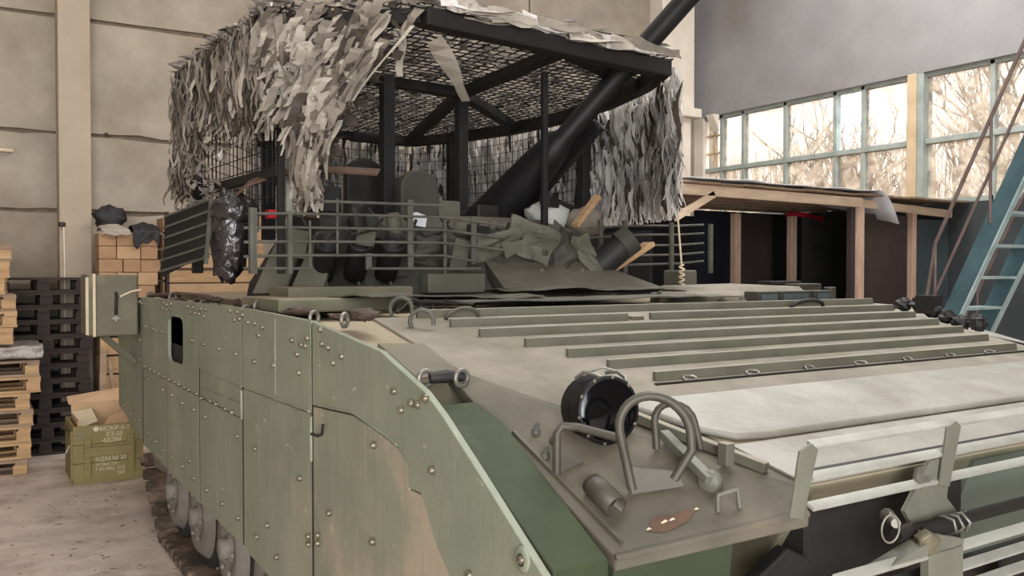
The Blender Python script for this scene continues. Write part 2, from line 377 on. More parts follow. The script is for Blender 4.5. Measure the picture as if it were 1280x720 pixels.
# outside: ground, bare trees and dry brush beyond the windows
struct('floor_outside', MB().bx(10.6, 60, -30, 40, -0.4, -0.1), 'outside_ground')
def tree(x, y, h, seed):
    R = random.Random(seed); mb = MB()
    def branch(p, d, L, r, lvl):
        pts = [V(p)]; q = V(p); dd = V(d)
        for k in range(4):
            dd = (dd + V((R.uniform(-.22, .22), R.uniform(-.22, .22), R.uniform(-.05, .2)))).normalized()
            q = q + dd*L/4; pts.append(q.copy())
        mb.tube(pts, [r*(1-0.16*k) for k in range(5)], 5, cap=False)
        if lvl < 4:
            for k in range(4 if lvl < 3 else 3):
                t = R.choice(pts[1:]); a = R.uniform(0, 2*PI)
                nd = (dd*0.75 + V((math.cos(a), math.sin(a), R.uniform(0, .5)))*0.75).normalized()
                branch(t, nd, L*R.uniform(.55, .75), r*0.5, lvl+1)
    branch((x, y, -0.15), (0, 0, 1), h*0.42, 0.02*h, 0)
    o = mb.build('bare_tree', 'bark_sunlit', None, smooth=True)
    return tag(o, 'bare tan tree standing outside the long strip window', 'tree', 'bare trees outside the window')
for k, (x, y, h) in enumerate([(14.5, 15.2, 7), (13.6, 12.6, 6.5), (15.2, 11.0, 7.5), (13.8, 9.4, 6.5), (15.6, 8.0, 7.2), (14.0, 6.4, 6.4), (15.4, 4.6, 7.0), (13.6, 10.7, 6.0), (13.9, 7.6, 6.2), (16.8, 13.4, 7.5), (13.2, 14.2, 6.2)]):
    tree(x, y, h, 40+k)
mb = MB(); R = random.Random(5)
for k in range(2600):
    x, y, z = R.uniform(17.5, 20), R.uniform(0, 27), 0
    h = R.uniform(2.0, 5.4)
    p = V((x, y, -0.1)); q = p + V((R.uniform(-.5, .5), R.uniform(-.8, .8), h))
    m_ = (p+q)/2 + V((R.uniform(-.2, .2), R.uniform(-.4, .4), 0))
    mb.tube([p, m_, q], [0.035, 0.025, 0.01], 3, cap=False)
o = mb.build('dry_brush', 'dry_brush', None, kind='stuff'); tag(o, 'pale dry brush in the distance outside the windows', 'brush')

# ================================================================== THE VEHICLE
veh = thing('armored_vehicle', 'olive green tracked armoured vehicle with bolted side plates and a roofed cage on its turret', 'armored vehicle', (2.75, 5.0, 0))
def gz(y): return 1.622 + 0.2137*(y-3.12)          # glacis height
def fz(x, y): return 1.402 + 0.39*(x-1.3) + 0.419*(y-2.25)   # corner slope height
HX0, HX1 = 1.3, 4.42
hull = MB()
# main hull: deck, glacis, lower nose
hull.prism([(8.0, 1.63), (3.146, 1.63), (2.45, gz(2.45)), (2.45, 0.5), (8.0, 0.5)], HX0+0.2, HX1, 'x')
hull.prism([(2.45, gz(2.45)), (1.46, gz(1.46)), (1.62, 1.0), (2.3, 0.5), (2.45, 0.5)], 1.80, HX1, 'x')
hull_o = hull.build('hull', 'hull_olive', veh, bevel=0.008)
# strip over the running gear between hull and side plates
MB().prism([(8.0, 1.59), (3.146, 1.59), (3.146, 1.622), (2.45, gz(2.45)-0.004), (2.45, 1.35), (8.0, 1.35)], 1.13, 1.5, 'x').build('track_guard', 'hull_olive', veh, bevel=0.006)
# corner slope carrying the headlamp
cs = MB()
A, B, C_, D, E_ = (1.3, 2.45), (1.785, 1.45), (1.74, 1.41), (1.3, 1.61), (1.80, 2.45)
def cp(p, dz=0): return (p[0], p[1], (fz(*p) if p != E_ else gz(2.45)) + dz)
top = [cp(A), cp(E_), cp((1.80, 1.45)) if False else (1.80, 1.45, gz(1.45)), cp(B), cp(C_), cp(D)]
bot = [(p[0], p[1], p[2]-0.035) for p in top]
cs.add(top+bot, [(0, 1, 2, 3), (0, 3, 4, 5), (6, 9, 8, 7), (6, 11, 10, 9)] + [(i, (i+1) % 6, (i+1) % 6+6, i+6) for i in range(6)])
fender = cs.build('corner_plate', 'corner_paint', veh, bevel=0.005)
# front mudguard flap below the corner plate
MB().add([(1.3, 1.615, 1.113), (1.58, 1.50, 1.165), (1.60, 1.56, 0.80), (1.3, 1.63, 0.78), (1.3, 1.645, 1.113), (1.58, 1.53, 1.165), (1.60, 1.59, 0.80), (1.3, 1.69, 0.78)],
         [(0, 1, 2, 3), (4, 7, 6, 5), (0, 4, 5, 1), (1, 5, 6, 2), (2, 6, 7, 3), (3, 7, 4, 0)]).build('mudguard', 'fresh_green', veh, bevel=0.004)
# dusty glacis skin with the transverse ribs
def gq(x, y, dz): return (x, y, gz(y)+dz)
gp = MB()
pts = [(1.34, 3.14), (4.40, 3.14), (4.40, 2.10), (1.50, 2.10), (1.36, 2.45)]
n = len(pts)
gp.add([gq(*p, 0.006) for p in pts]+[gq(*p, -0.01) for p in pts], [tuple(range(n)), tuple(range(2*n-1, n-1, -1))]+[(i, (i+1) % n, (i+1) % n+n, i+n) for i in range(n)])
glacis = gp.build('glacis_plate', 'deck_dust', veh, bevel=0.004)
ribspec = [(3.128, 1.516, 4.38), (2.983, 1.59, 2.47), (2.983, 2.60, 4.36), (2.838, 1.635, 4.34), (2.693, 1.745, 4.32), (2.548, 1.83, 4.30), (2.403, 1.90, 4.27), (2.252, 1.98, 4.24)]
for y, x0, x1 in ribspec:
    z = gz(y)
    MB().prism([(y+0.004, z), (y+0.004, z+0.036), (y-0.014, z+0.036), (y-0.020, z)], x0, x1, 'x').build('rib', 'rib_paint', glacis, bevel=0.004)
MB().bx(2.49, 2.56, 2.97, 3.0, gz(2.98), gz(2.98)+0.022).build('rib_stop', 'rib_paint', glacis, bevel=0.003)
# bar along the last rib with its little wire eyes
MB().beam((1.95, 2.205, gz(2.205)+0.008), (4.26, 2.205, gz(2.205)+0.008), 0.012, 0.008).build('edge_wire', 'dark_steel', glacis)
eye = MB().tube(arc((0, 0, 0.008), 0.02, 0, 2*PI, 10, (1, 0, 0), (0, 1, 0.2)), 0.004, 5, cap=False).mesh('wire_eye', 'worn_steel', True)
for k in range(7): inst(eye, 'wire_eye', glacis, gq(2.12+0.31*k, 2.222, 0.006), (0.2, 0, rnd(-.4, .4)), (1.3, 0.7, 1))
# trim vane: flat sheet with rolled lower edge
vm = MB()
vp = [(1.70, 2.08), (4.36, 2.08), (4.36, 1.74), (1.93, 1.74), (1.80, 1.80)]
n = len(vp)
vm.add([gq(*p, 0.016) for p in vp]+[gq(*p, 0.0) for p in vp], [tuple(range(n)), tuple(range(2*n-1, n-1, -1))]+[(i, (i+1) % n, (i+1) % n+n, i+n) for i in range(n)])
vane = vm.build('trim_vane', 'vane_metal', veh, bevel=0.006)
MB().tube([gq(1.69, 2.06, .014), gq(1.79, 1.82, .014), gq(1.85, 1.755, .014), gq(1.95, 1.74, .014), gq(4.36, 1.74, .014)], 0.013, 8).build('rolled_edge', 'vane_metal', vane, smooth=True)
MB().add([gq(1.80, 1.72, .004), gq(4.40, 1.72, .004), gq(4.40, 1.47, .004), gq(1.80, 1.47, .004)], [(0, 1, 2, 3)]).build('nose_skin', 'vane_metal', veh, thick=0.006)
MB().prism([(1.47, gz(1.47)), (1.53, gz(1.53)), (1.52, gz(1.53)+.012), (1.48, gz(1.47)+.012)], 1.88, 4.3, 'x').build('slit_bar', 'dark_steel', veh, bevel=0.003)  # dark bar set in place of the dark slit
# glacis side channel at the left of the vane
MB().beam((1.62, 2.02, gz(2.02)+0.022), (1.76, 1.56, gz(1.56)+0.012), 0.03, 0.028).build('side_channel', 'rib_paint', veh, bevel=0.004)
MB().box((1.685, 1.63, gz(1.63)+0.03), (0.03, 0.035, 0.06)).build('channel_stop', 'rib_paint', veh, bevel=0.004)
# lower nose plates
MB().add([(2.55, 1.475, 1.25), (4.4, 1.475, 1.25), (4.4, 1.62, 0.85), (2.55, 1.62, 0.85)], [(0, 1, 2, 3)]).build('nose_plate', 'nose_teal', veh, thick=0.02)
MB().add([(3.05, 1.455, 1.24), (4.4, 1.455, 1.24), (4.4, 1.58, 0.95), (3.15, 1.58, 0.95)], [(0, 1, 2, 3)]).build('nose_plate', 'nose_teal', veh, thick=0.015)
MB().bx(1.83, 2.54, 1.50, 1.7, 0.7, 1.2).build('nose_shade_block', 'dark_steel', veh)  # dark block painting the shaded void under the nose
# tow hook in the shaded nose void
th = MB(); th.prism([(1.62, 1.06), (1.74, 1.12), (1.82, 1.08), (1.78, 0.92), (1.66, 0.88)], 1.47, 1.51, 'y')
th.build('tow_bracket', 'dark_steel', veh, bevel=0.006)

# ---- headlamp, guards and fittings on the corner plate
lc = V((1.515, 1.955, fz(1.515, 1.955)+0.062)); ld = V((-0.16, -1.0, 0.05)).normalized()
R_ = 0.092
hl = MB(); hl.lathe([(0.0, -0.10), (0.045, -0.098), (0.075, -0.085), (0.092, -0.05), (R_, 0.0), (R_, 0.045), (R_+0.004, 0.05), (R_+0.004, 0.062), (R_-0.006, 0.064)], lc, ld, 28)
lamp = hl.build('headlamp', 'gun_steel', veh, smooth=True)
MB().lathe([(R_-0.006, 0.062), (R_-0.03, 0.068), (0.0, 0.072)], lc, ld, 28).build('lens', 'lamp_glass', lamp, smooth=True)
MB().tube([lc+V((0, 0.02, -0.08)), lc+V((0, 0.02, -0.16))], [0.03, 0.045], 12).build('lamp_foot', 'hull_olive', lamp, smooth=True)
rivet = MB().lathe([(0.006, 0), (0.005, 0.003), (0.0, 0.0045)], (0, 0, 0), (0, 0, 1), 8).mesh('rivet', 'bolt_metal', True)
q = V((0, 0, 1)).rotation_difference(ld)
for k in range(10):
    a = 2*PI*k/10; inst(rivet, 'rivet', lamp, lc + q @ V((R_*math.cos(a), R_*math.sin(a), 0.062)), q.to_euler())
# clips on top of the lamp
MB().tube([lc+V((-0.055, 0.03, 0.085)), lc+V((-0.05, 0.0, 0.105)), lc+V((-0.03, -0.03, 0.10)), lc+V((-0.02, -0.05, 0.09))], 0.006, 6).tube([lc+V((0.05, 0.03, 0.095)), lc+V((0.07, 0.0, 0.10)), lc+V((0.075, -0.03, 0.085)), lc+V((0.06, -0.05, 0.075))], 0.006, 6).tube([lc+V((0.0, 0.04, 0.10)), lc+V((0.04, 0.03, 0.112)), lc+V((0.07, 0.0, 0.10))], 0.004, 6).build('lamp_clip', 'worn_steel', lamp, smooth=True)
def foot(x, y): return V((x, y, fz(x, y)))
# big hoop guard
u = V((0.80, -0.45, 0.0)).normalized(); w = V((-0.10, 0.12, 1.0)).normalized()
hb = V((1.520, 1.685, 0)); hb.z = fz(1.520, 1.685)
c0 = hb + w*0.150
path = [c0 - u*0.082 - w*0.150, c0 - u*0.088 - w*0.06] + arc(c0, 0.092, PI, 0, 14, u, w*1.0)[0:] + [c0 + u*0.088 - w*0.05, c0 + u*0.03 - w*0.125]
MB().tube(path, 0.0125, 10).build('lamp_guard', 'guard_paint', veh, smooth=True)
MB().add([hb-u*0.085+w*0.06, hb+u*0.04+w*0.045, hb+u*0.055+w*0.0, hb-u*0.085-w*0.02, hb-u*0.085+w*0.06+V((.006, .01, 0)), hb+u*0.04+w*0.045+V((.006, .01, 0)), hb+u*0.055+V((.006, .01, 0)), hb-u*0.085-w*0.02+V((.006, .01, 0))],
         [(0, 1, 2, 3), (4, 7, 6, 5), (0, 4, 5, 1), (1, 5, 6, 2), (2, 6, 7, 3), (3, 7, 4, 0)]).build('guard_gusset', 'guard_paint', veh)
# low bar guard on the left of the lamp
p0 = foot(1.335, 1.90); p1 = p0+V((-0.0, 0.0, 0.125)); p3 = hb - u*0.085 + w*0.13
MB().tube([p0, p0+V((0, 0, 0.11)), p1+V((0.012, -0.006, 0.005)), p1+V((0.05, -0.03, 0.002)), p3], 0.0115, 10).build('lamp_guard', 'guard_paint', veh, smooth=True)
MB().add([p0+V((0, 0, 0.09)), p0+V((0.075, -0.02, 0.03)), p0+V((0.0, 0, 0)), p0+V((0.004, 0.012, 0.09)), p0+V((0.079, -0.008, 0.03)), p0+V((0.004, 0.012, 0))], [(0, 1, 2), (3, 5, 4), (0, 3, 4, 1), (1, 4, 5, 2), (2, 5, 3, 0)]).build('guard_gusset', 'guard_paint', veh)
# second smaller hoop behind
c1 = foot(1.64, 1.76)
MB().tube([c1-u*0.06, c1-u*0.055+w*0.06]+arc(c1+w*0.07, 0.055, PI, 0, 8, u, w)+[c1+u*0.06+w*0.0], 0.010, 8).build('tie_loop', 'guard_paint', veh, smooth=True)
# horn tube
h0 = foot(1.37, 1.795)+V((0, 0, 0.026)); h1 = foot(1.373, 1.695)+V((0, 0, 0.026))
hn = MB(); dd = (h1-h0).normalized(); hn.lathe([(0.0, 0.0), (0.028, 0.0), (0.031, 0.02), (0.031, (h1-h0).length), (0.026, (h1-h0).length), (0.024, 0.03), (0.0, 0.03)], h0, dd, 18)
horn = hn.build('horn_tube', 'guard_paint', veh, smooth=True)
MB().lathe([(0.026, 0), (0, .0005)], h1-dd*.03, dd, 18).build('horn_shade_disc', 'rubber_shade', horn)  # dark disc painting the shade inside the tube mouth
# bracket arm with roller
b0, b1 = foot(1.62, 1.80)+V((0, 0, .03)), foot(1.60, 1.60)+V((0, 0, .035))
MB().beam(b0, b1, 0.03, 0.022).build('bracket_arm', 'bar_post', veh, bevel=0.003)
MB().lathe([(0, 0), (0.026, 0), (0.03, .006), (0.03, .03), (0.026, .036), (0, .036)], b1+V((0.0, 0.01, -0.008)), V((0.9, .4, 0)), 14).build('bracket_roller', 'bar_post', veh, smooth=True)
MB().tube([foot(1.575, 1.55), foot(1.575, 1.55)+V((0, 0, .042)), foot(1.62, 1.53)+V((0, 0, .045)), foot(1.625, 1.525)], 0.006, 8).build('lifting_staple', 'bar_post', veh, smooth=True)
# front edge lip of the corner plate and a rust patch plate
MB().beam(cp(D), cp(C_), 0.02, 0.014).build('edge_lip', 'corner_paint', veh, bevel=0.003)
MB().beam((1.325, 2.1, fz(1.325, 2.1)+.004), (1.335, 1.63, fz(1.335, 1.63)+.004), 0.012, 0.012).build('weld_strip', 'corner_paint', veh)
ry = V((1.455, 1.585, 0)); ry.z = fz(ry.x, ry.y)+.003
MB().add([foot(*p_)+V((0, 0, .002)) for p_ in [(1.41, 1.61), (1.44, 1.585), (1.50, 1.575), (1.53, 1.585), (1.525, 1.60), (1.48, 1.61), (1.46, 1.63), (1.43, 1.635)]], [tuple(range(8))]).build('rust_patch', 'rust', veh, thick=0.003)
for (x, y, l_) in [(1.405, 1.615, .010), (1.445, 1.607, .016), (1.466, 1.60, .012), (1.535, 1.585, .008)]:
    f_ = foot(x, y)+V((0, 0, .004)); MB().add([f_, f_+V((l_, -.003, l_*.3)), f_+V((l_*.8, .005, l_*.3+.002)), f_+V((-.002, .004, .001))], [(0, 1, 2, 3)]).build('paint_fleck', 'stencil_white', veh, thick=.001)
for (x, y) in [(1.375, 2.06), (1.395, 2.0), (1.345, 1.97)]:
    MB().lathe([(0.014, 0), (0.012, .012), (0.006, .014), (0.006, .03), (0, .032)], foot(x, y), (0, -.3, 1), 8).build('stud', 'slat_paint', veh, smooth=True)

# ---- side armour plates
SX = 1.10
def splate(poly, m='skirt_green', x0=SX, t=0.022, name='side_plate'):
    return MB().prism(poly, x0, x0+t, 'x').build(name, m, veh, bevel=0.003)
g = 0.007
P = {}
P['rear'] = splate([(6.80+g, 0.55), (8.0, 0.69), (8.0, 1.62), (6.80+g, 1.62)], x0=SX+0.008)
iy0, iy1, iz0, iz1 = 5.41, 5.85, 1.25, 1.533
inn, outr = [], []
for (cy_, cz_, a0_, oc) in [(iy0+.09, iz0+.04, PI, (5.0+g, 1.122)), (iy1-.09, iz0+.04, 1.5*PI, (6.80-g, 1.122)), (iy1-.09, iz1-.04, 0, (6.80-g, 1.625)), (iy0+.09, iz1-.04, .5*PI, (5.0+g, 1.638))]:
    for k in range(5):
        a_ = a0_+PI/2*k/4; inn.append((cy_+.09*math.cos(a_), cz_+.04*math.sin(a_)))
        f_ = (k-2)/2.0
        outr.append(oc)
ctr = (5.63, 1.39)
# walk the outer rectangle in step with the rounded hole
oc = [(5.0+g, 1.122), (6.80-g, 1.122), (6.80-g, 1.625), (5.0+g, 1.638)]
for c in range(4):
    p_, c_, n_ = V(oc[c-1]), V(oc[c]), V(oc[(c+1) % 4])
    for k in range(5):
        f_ = (k-2)/2.0*.3
        outr[c*5+k] = tuple(c_.lerp(p_, -f_)) if f_ < 0 else tuple(c_.lerp(n_, f_))
mbf = MB(); mbf.frame(outr, inn, SX, SX+0.022)
P['slot'] = mbf.build('side_plate', 'skirt_green', veh, bevel=0.004)
MB().bx(SX+0.03, SX+0.05, 5.35, 5.9, 1.2, 1.58).build('slot_backing', 'rubber_shade', veh)  # dark sheet closing the slot hole from behind
P['low1'] = splate([(5.9+g, 0.54), (6.80-g, 0.55), (6.80-g, 1.118), (5.9+g, 1.118)], x0=SX+0.004)
P['low2'] = splate([(5.0+g, 0.53), (5.9-g, 0.54), (5.9-g, 1.118), (5.0+g, 1.118)])
P['up2'] = splate([(4.115+g, 1.27), (5.0-g, 1.28), (5.0-g, 1.638), (4.115+g, 1.642)])
P['mid2'] = splate([(4.115+g, 1.12), (5.0-g, 1.122), (5.0-g, 1.276), (4.115+g, 1.266)], x0=SX+0.004)
P['low3'] = splate([(4.115+g, 0.52), (5.0-g, 0.53), (5.0-g, 1.116), (4.115+g, 1.116)], x0=SX+0.002)
P['up3'] = splate([(3.155+g, 1.28), (4.115-g, 1.27), (4.115-g, 1.642), (3.155+g, 1.626)])
P['low4'] = splate([(3.155+g, 0.30), (3.42, 0.49), (4.115-g, 0.515), (4.115-g, 1.266), (3.155+g, 1.276)], x0=SX+0.003)
crack = [(3.155-g, 1.312), (2.757, 1.333), (2.525, 1.307), (2.395, 1.284), (2.323, 1.245), (2.318, 1.177), (2.239, 1.178), (2.145, 1.056), (2.065, 0.99), (1.95, 0.80), (1.85, 0.55)]
P['front_top'] = splate(crack + [(1.60, 0.95), (1.58, 1.10), (1.631, 1.131), (1.902, 1.297), (2.11, 1.42), (2.217, 1.472), (2.524, 1.562), (3.155-g, 1.624)])
P['front_low'] = splate([(a-0.007 if False else a+0.004, b-0.006) for a, b in crack] + [(1.85, 0.34), (3.155-g, 0.30)], m='skirt_green_worn', x0=SX+0.004)
# dark strips painting the shade in the joints between plates
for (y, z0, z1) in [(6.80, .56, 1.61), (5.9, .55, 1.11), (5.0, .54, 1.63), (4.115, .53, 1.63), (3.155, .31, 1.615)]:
    MB().bx(SX+.0015, SX+.02, y-.0068, y+.0068, z0, z1).build('joint_shade_strip', 'rubber_shade', veh)
# raised seam strips (weld beads)
def bead(pts, r=0.005, m='skirt_green'):
    pp = []
    for (a, b), (c, d) in zip(pts[:-1], pts[1:]):
        k = max(2, int(math.hypot(c-a, d-b)/0.06))
        for i in range(k): pp.append((SX-0.001, a+(c-a)*i/k, b+(d-b)*i/k+rnd(-.003, .003)))
    pp.append((SX-0.001, *pts[-1]))
    MB().tube(pp, [r*rnd(.6, 1.3) for _ in pp], 6).build('weld_bead', m, veh, smooth=True)
bead([(4.98, 1.284), (4.13, 1.272)]); bead([(4.1, 1.275), (3.18, 1.285)]); bead([(3.14, 1.318), (2.757, 1.34), (2.525, 1.313), (2.4, 1.29)])
bead([(6.78, 1.40), (5.86, 1.42)], .004); bead([(4.9, 1.18), (4.15, 1.19)], .003)
bead([(3.60, 1.62), (3.60, 1.3)], .003); bead([(4.12, 1.26), (4.12, 1.12)], .007); bead([(3.16, 1.27), (3.16, 1.10)], .007)
# bent rod hooks on the seam
MB().tube([(SX-.004, 3.15, 1.205), (SX-.008, 3.07, 1.21), (SX-.010, 3.02, 1.225), (SX-.010, 3.01, 1.262)], 0.005, 6).build('rod_hook', 'dark_steel', veh, smooth=True)
bolts = [(7.67, 0.72), (7.61, 1.16), (7.29, 0.71), (7.25, 1.16), (6.93, 0.71), (6.9, 1.16), (6.87, 1.31), (6.86, 1.59), (6.76, 1.58), (6.69, 1.13), (6.63, 1.58), (6.63, 1.42), (6.58, 1.05), (6.56, 0.67), (6.47, 1.13), (6.33, 1.42), (6.3, 1.13), (6.28, 0.66), (6.16, 1.13), (6.04, 1.42), (6.01, 1.57), (6.01, 1.04), (6.01, 0.65), (5.99, 1.13), (5.97, 1.61), (5.87, 1.6), (5.87, 1.57), (5.81, 1.13), (5.75, 1.58), (5.74, 0.65), (5.73, 1.61), (5.73, 1.04), (5.66, 1.13), (5.52, 1.13), (5.43, 0.65), (5.42, 1.03), (5.36, 1.13), (5.25, 1.61), (5.24, 1.13), (5.23, 0.72), (5.19, 1.58), (5.15, 1.42), (5.13, 1.61), (5.13, 0.64), (5.12, 1.03), (5.06, 1.58), (5.05, 1.13), (4.97, 1.58), (4.93, 1.61), (4.93, 1.12), (4.87, 1.42), (4.86, 1.57), (4.84, 1.03), (4.82, 0.64), (4.81, 1.61), (4.73, 1.13), (4.61, 1.13), (4.53, 1.42), (4.49, 0.64), (4.42, 1.13), (4.31, 1.62), (4.29, 1.13), (4.23, 1.58), (4.21, 1.42), (4.19, 1.62), (4.19, 1.03), (4.19, 0.64), (4.14, 1.59), (4.09, 1.61), (4.0, 1.58), (3.9, 1.41), (3.9, 1.02), (3.89, 1.58), (3.88, 0.63), (3.83, 1.53), (3.77, 1.57), (3.72, 0.72), (3.61, 1.42), (3.59, 0.62), (3.37, 1.54), (3.31, 1.49), (3.29, 1.42), (3.29, 1.01), (3.26, 1.53), (3.21, 1.53), (3.19, 1.56), (3.19, 0.78), (3.19, 0.81), (3.09, 0.84), (3.09, 0.81), (3.05, 1.6), (3.03, 1.55), (2.97, 1.54), (2.97, 0.95), (2.92, 1.49), (2.84, 1.52), (2.58, 0.95), (2.57, 1.26), (2.41, 1.45), (2.36, 1.4), (2.29, 1.43), (2.25, 1.43), (2.2, 1.455), (2.16, 1.26), (1.95, 1.03), (1.7, 1.14)]
def plate_of(y, z):
    if y > 6.8: return P['rear']
    if y > 5.0: return P['slot'] if z > 1.12 else (P['low1'] if y > 5.9 else P['low2'])
    if y > 4.115: return P['up2'] if z > 1.27 else (P['mid2'] if z > 1.118 else P['low3'])
    if y > 3.155: return P['up3'] if z > 1.275 else P['low4']
    zc = 9
    for (a, b), (c, d) in zip(crack[:-1], crack[1:]):
        if c <= y <= a: zc = b+(d-b)*(a-y)/(a-c+1e-9); break
    return P['front_top'] if z > zc else P['front_low']
bolt = MB().lathe([(0.0125, 0.004), (0.0125, -0.003), (0.0105, -0.010), (0.006, -0.0145), (0.0, -0.016)], (0, 0, 0), (1, 0, 0), 10).mesh('bolt', 'bolt_metal', True)
for (y, z) in bolts: inst(bolt, 'bolt', plate_of(y, z), (SX-0.001, y, z), (rnd(0, 6), 0, 0))
washer = MB().lathe([(0.03, 0), (0.032, -.004), (0.027, -.008), (0.016, -.009)], (0, 0, 0), (1, 0, 0), 14).mesh('washer', 'skirt_green', True)
inst(washer, 'washer', P['front_top'], (SX, 1.70, 1.14))
# thick block between side plate and corner plate
MB().prism([(2.25, 1.425), (2.10, 1.385), (1.62, 1.128), (1.62, 0.6), (2.25, 0.6)], SX+0.03, 1.29, 'x').build('armour_block', 'fresh_green', veh, bevel=0.005)
# plate between skirt top and hull
MB().add([(1.125, 2.60, 1.575), (1.30, 2.62, 1.565), (1.30, 2.34, 1.485), (1.125, 2.30, 1.49)], [(0, 1, 2, 3)]).build('top_plate', 'case_green', veh, thick=0.012)
# pipe ends and clamps along the top edge of the side plates
ringm = MB().tube(arc((0, 0, 0), 0.024, 0, 2*PI, 14, (1, 0.3, 0), (0, 0, 1)), 0.008, 6, cap=False).mesh('clamp_ring', 'worn_steel', True)
for (x, y, z) in [(1.13, 3.21, 1.635), (1.17, 3.0, 1.635), (1.14, 4.18, 1.625), (1.16, 4.05, 1.65), (1.14, 5.05, 1.625), (1.17, 4.92, 1.625), (1.14, 5.9, 1.65), (1.15, 2.31, 1.495), (1.14, 6.7, 1.64), (1.25, 2.27, 1.495)]:
    inst(ringm, 'clamp_ring', veh, (x, y, z), (0, 0, rnd(-.5, .5)))
MB().tube([(1.16, 2.30, 1.497), (1.21, 2.29, 1.50), (1.26, 2.28, 1.498)], [0.016, 0.02, 0.016], 10).build('hinge_pin', 'dark_steel', veh, smooth=True)
junk = MB()
for k in range(14):
    y = 2.9+k*0.29+rnd(-.05, .05)
    junk.blob((1.19+rnd(-.03, .06), y, 1.63+rnd(0, .03)), (rnd(.02, .045), rnd(.06, .12), rnd(.012, .03)), 0.35, 6, 12, 8, k)
junk.build('caked_mud', 'track_steel', veh, smooth=True, kind='stuff')
MB().tube([(1.15, 6.8, 1.635), (1.17, 5.9, 1.67), (1.16, 5.0, 1.672)], 0.012, 8).build('edge_pipe', 'rust', veh, smooth=True)
# towing eyes on the deck edge
for (x, y, s) in [(1.47, 3.25, 1.0), (1.43, 2.98, 1.0)]:
    z = min(gz(y), 1.63)
    MB().tube([V((x, y, z))]+arc((x+0.03, y-0.02, z+.03), 0.045*s, PI, -0.3, 9, V((.8, -.5, 0)).normalized(), (0, 0, 1)), 0.009, 8).build('deck_hook', 'slat_paint', veh, smooth=True)
MB().tube([V((1.64, 3.10, gz(3.1)))]+arc((1.70, 3.08, gz(3.08)+.01), 0.075, PI, 0, 10, (1, 0, 0), (0, -.3, .55))+[V((1.79, 3.06, gz(3.06)))], 0.008, 8).build('grab_handle', 'slat_paint', veh, smooth=True)
MB().tube([V((3.62, 3.06, gz(3.06)))]+arc((3.74, 3.05, gz(3.05)+.02), 0.12, PI, 0, 10, (1, 0, 0), (0, -.2, .28))+[V((3.87, 3.02, gz(3.02)))], 0.011, 8).build('grab_handle', 'dark_steel', veh, smooth=True)
# far edge of the hull: rail, lamp cluster, far fender plate
MB().beam((4.43, 3.6, 1.635), (4.43, 1.9, gz(1.9)+0.02), 0.03, 0.03).build('edge_rail', 'dark_steel', veh)
MB().add([(4.44, 3.2, 1.62), (4.75, 3.2, 1.60), (4.75, 1.9, 1.30), (4.44, 1.9, 1.33)], [(0, 1, 2, 3)]).build('far_fender', 'vane_metal', veh, thick=0.02)
mb = MB()
for k in range(6): mb.blob((4.50+rnd(-.05, .12), 3.0-0.09*k, 1.63-0.02*k+rnd(-.02, .03)), (.05, .05, .04), .25, 4, 9, 6, k+30)
mb.bx(4.45, 4.55, 2.8, 2.9, 1.58, 1.68)
mb.build('far_headlamp_cluster', 'dark_steel', veh, smooth=False)

# ---- driver hatch ring on the right half of the deck
hc = V((3.86, 3.72, 1.63))
hat = MB().lathe([(0.46, 0.0), (0.46, 0.05), (0.42, 0.075), (0.40, 0.095), (0.0, 0.11)], hc, (0, 0, 1), 28).build('round_hatch', 'deck_dust', veh, smooth=False)
for (x, dx) in [(3.62, .12), (3.83, .2), (4.06, .1)]:
    b_ = MB().bx(x-dx/2-.02, x+dx/2+.02, 3.20, 3.30, 1.63, 1.705).build('periscope', 'turret_green', veh, bevel=.004)
    MB().bx(x-dx/2, x+dx/2, 3.194, 3.199, 1.648, 1.69).build('glass_block', 'panel_teal', b_)
MB().bx(4.10, 4.30, 3.4, 3.52, 1.63, 1.74).build('hatch_hinge', 'turret_green', veh, bevel=.006)
MB().lathe([(.035, 0), (.035, .085), (.03, .09), (0, .09)], (4.32, 3.36, 1.63), (0, 0, 1), 12).build('vent_cap', 'turret_green', veh)
MB().bx(3.98, 4.24, 3.50, 3.60, 1.735, 1.755).build('hatch_handle', 'dark_steel', veh, bevel=.004)
for (x, y) in [(3.42, 3.2), (3.50, 3.42)]:
    MB().lathe([(.022, 0), (.024, .03), (.014, .034), (.014, .05), (0, .052)], (x, y, 1.63), (0, 0, 1), 10).build('latch_stud', 'turret_pale', veh)
# loose sheets lying across the front of the deck
def sheet(x0, x1, y0, y1, z, seed, m, bend=0.02):
    def fn(a, b):
        x, y = x0+(x1-x0)*a, y0+(y1-y0)*b
        return (x, y + 0.05*noise.noise(V((x*3, seed, 0))), z + bend*noise.noise(V((x*2.2, y*3, seed))) + 0.01*noise.noise(V((x*9, y*9, seed))))
    return MB().quadsheet(fn, 16, 6).build('deck_sheet', m, veh, thick=0.006)
sheet(1.80, 3.45, 3.26, 3.75, 1.682, 1.3, 'turret_pale', 0.01)
sheet(1.45, 2.35, 3.45, 3.95, 1.695, 4.1, 'turret_pale', 0.025)
sheet(2.35, 3.35, 3.55, 4.1, 1.715, 7.7, 'turret_pale', 0.03)
MB().bx(1.98, 3.12, 3.17, 3.72, 1.625, 1.637).build('gap_shade_sheet', 'rubber_shade', veh)  # black sheet painting the shaded gap under the deck sheets
MB().bx(1.16, 1.75, 3.75, 4.35, 1.63, 1.69).build('deck_box', 'hull_olive', veh, bevel=.008)
MB().bx(1.3, 1.95, 4.05, 4.35, 1.63, 1.735).build('deck_box', 'hull_olive', veh, bevel=.008)

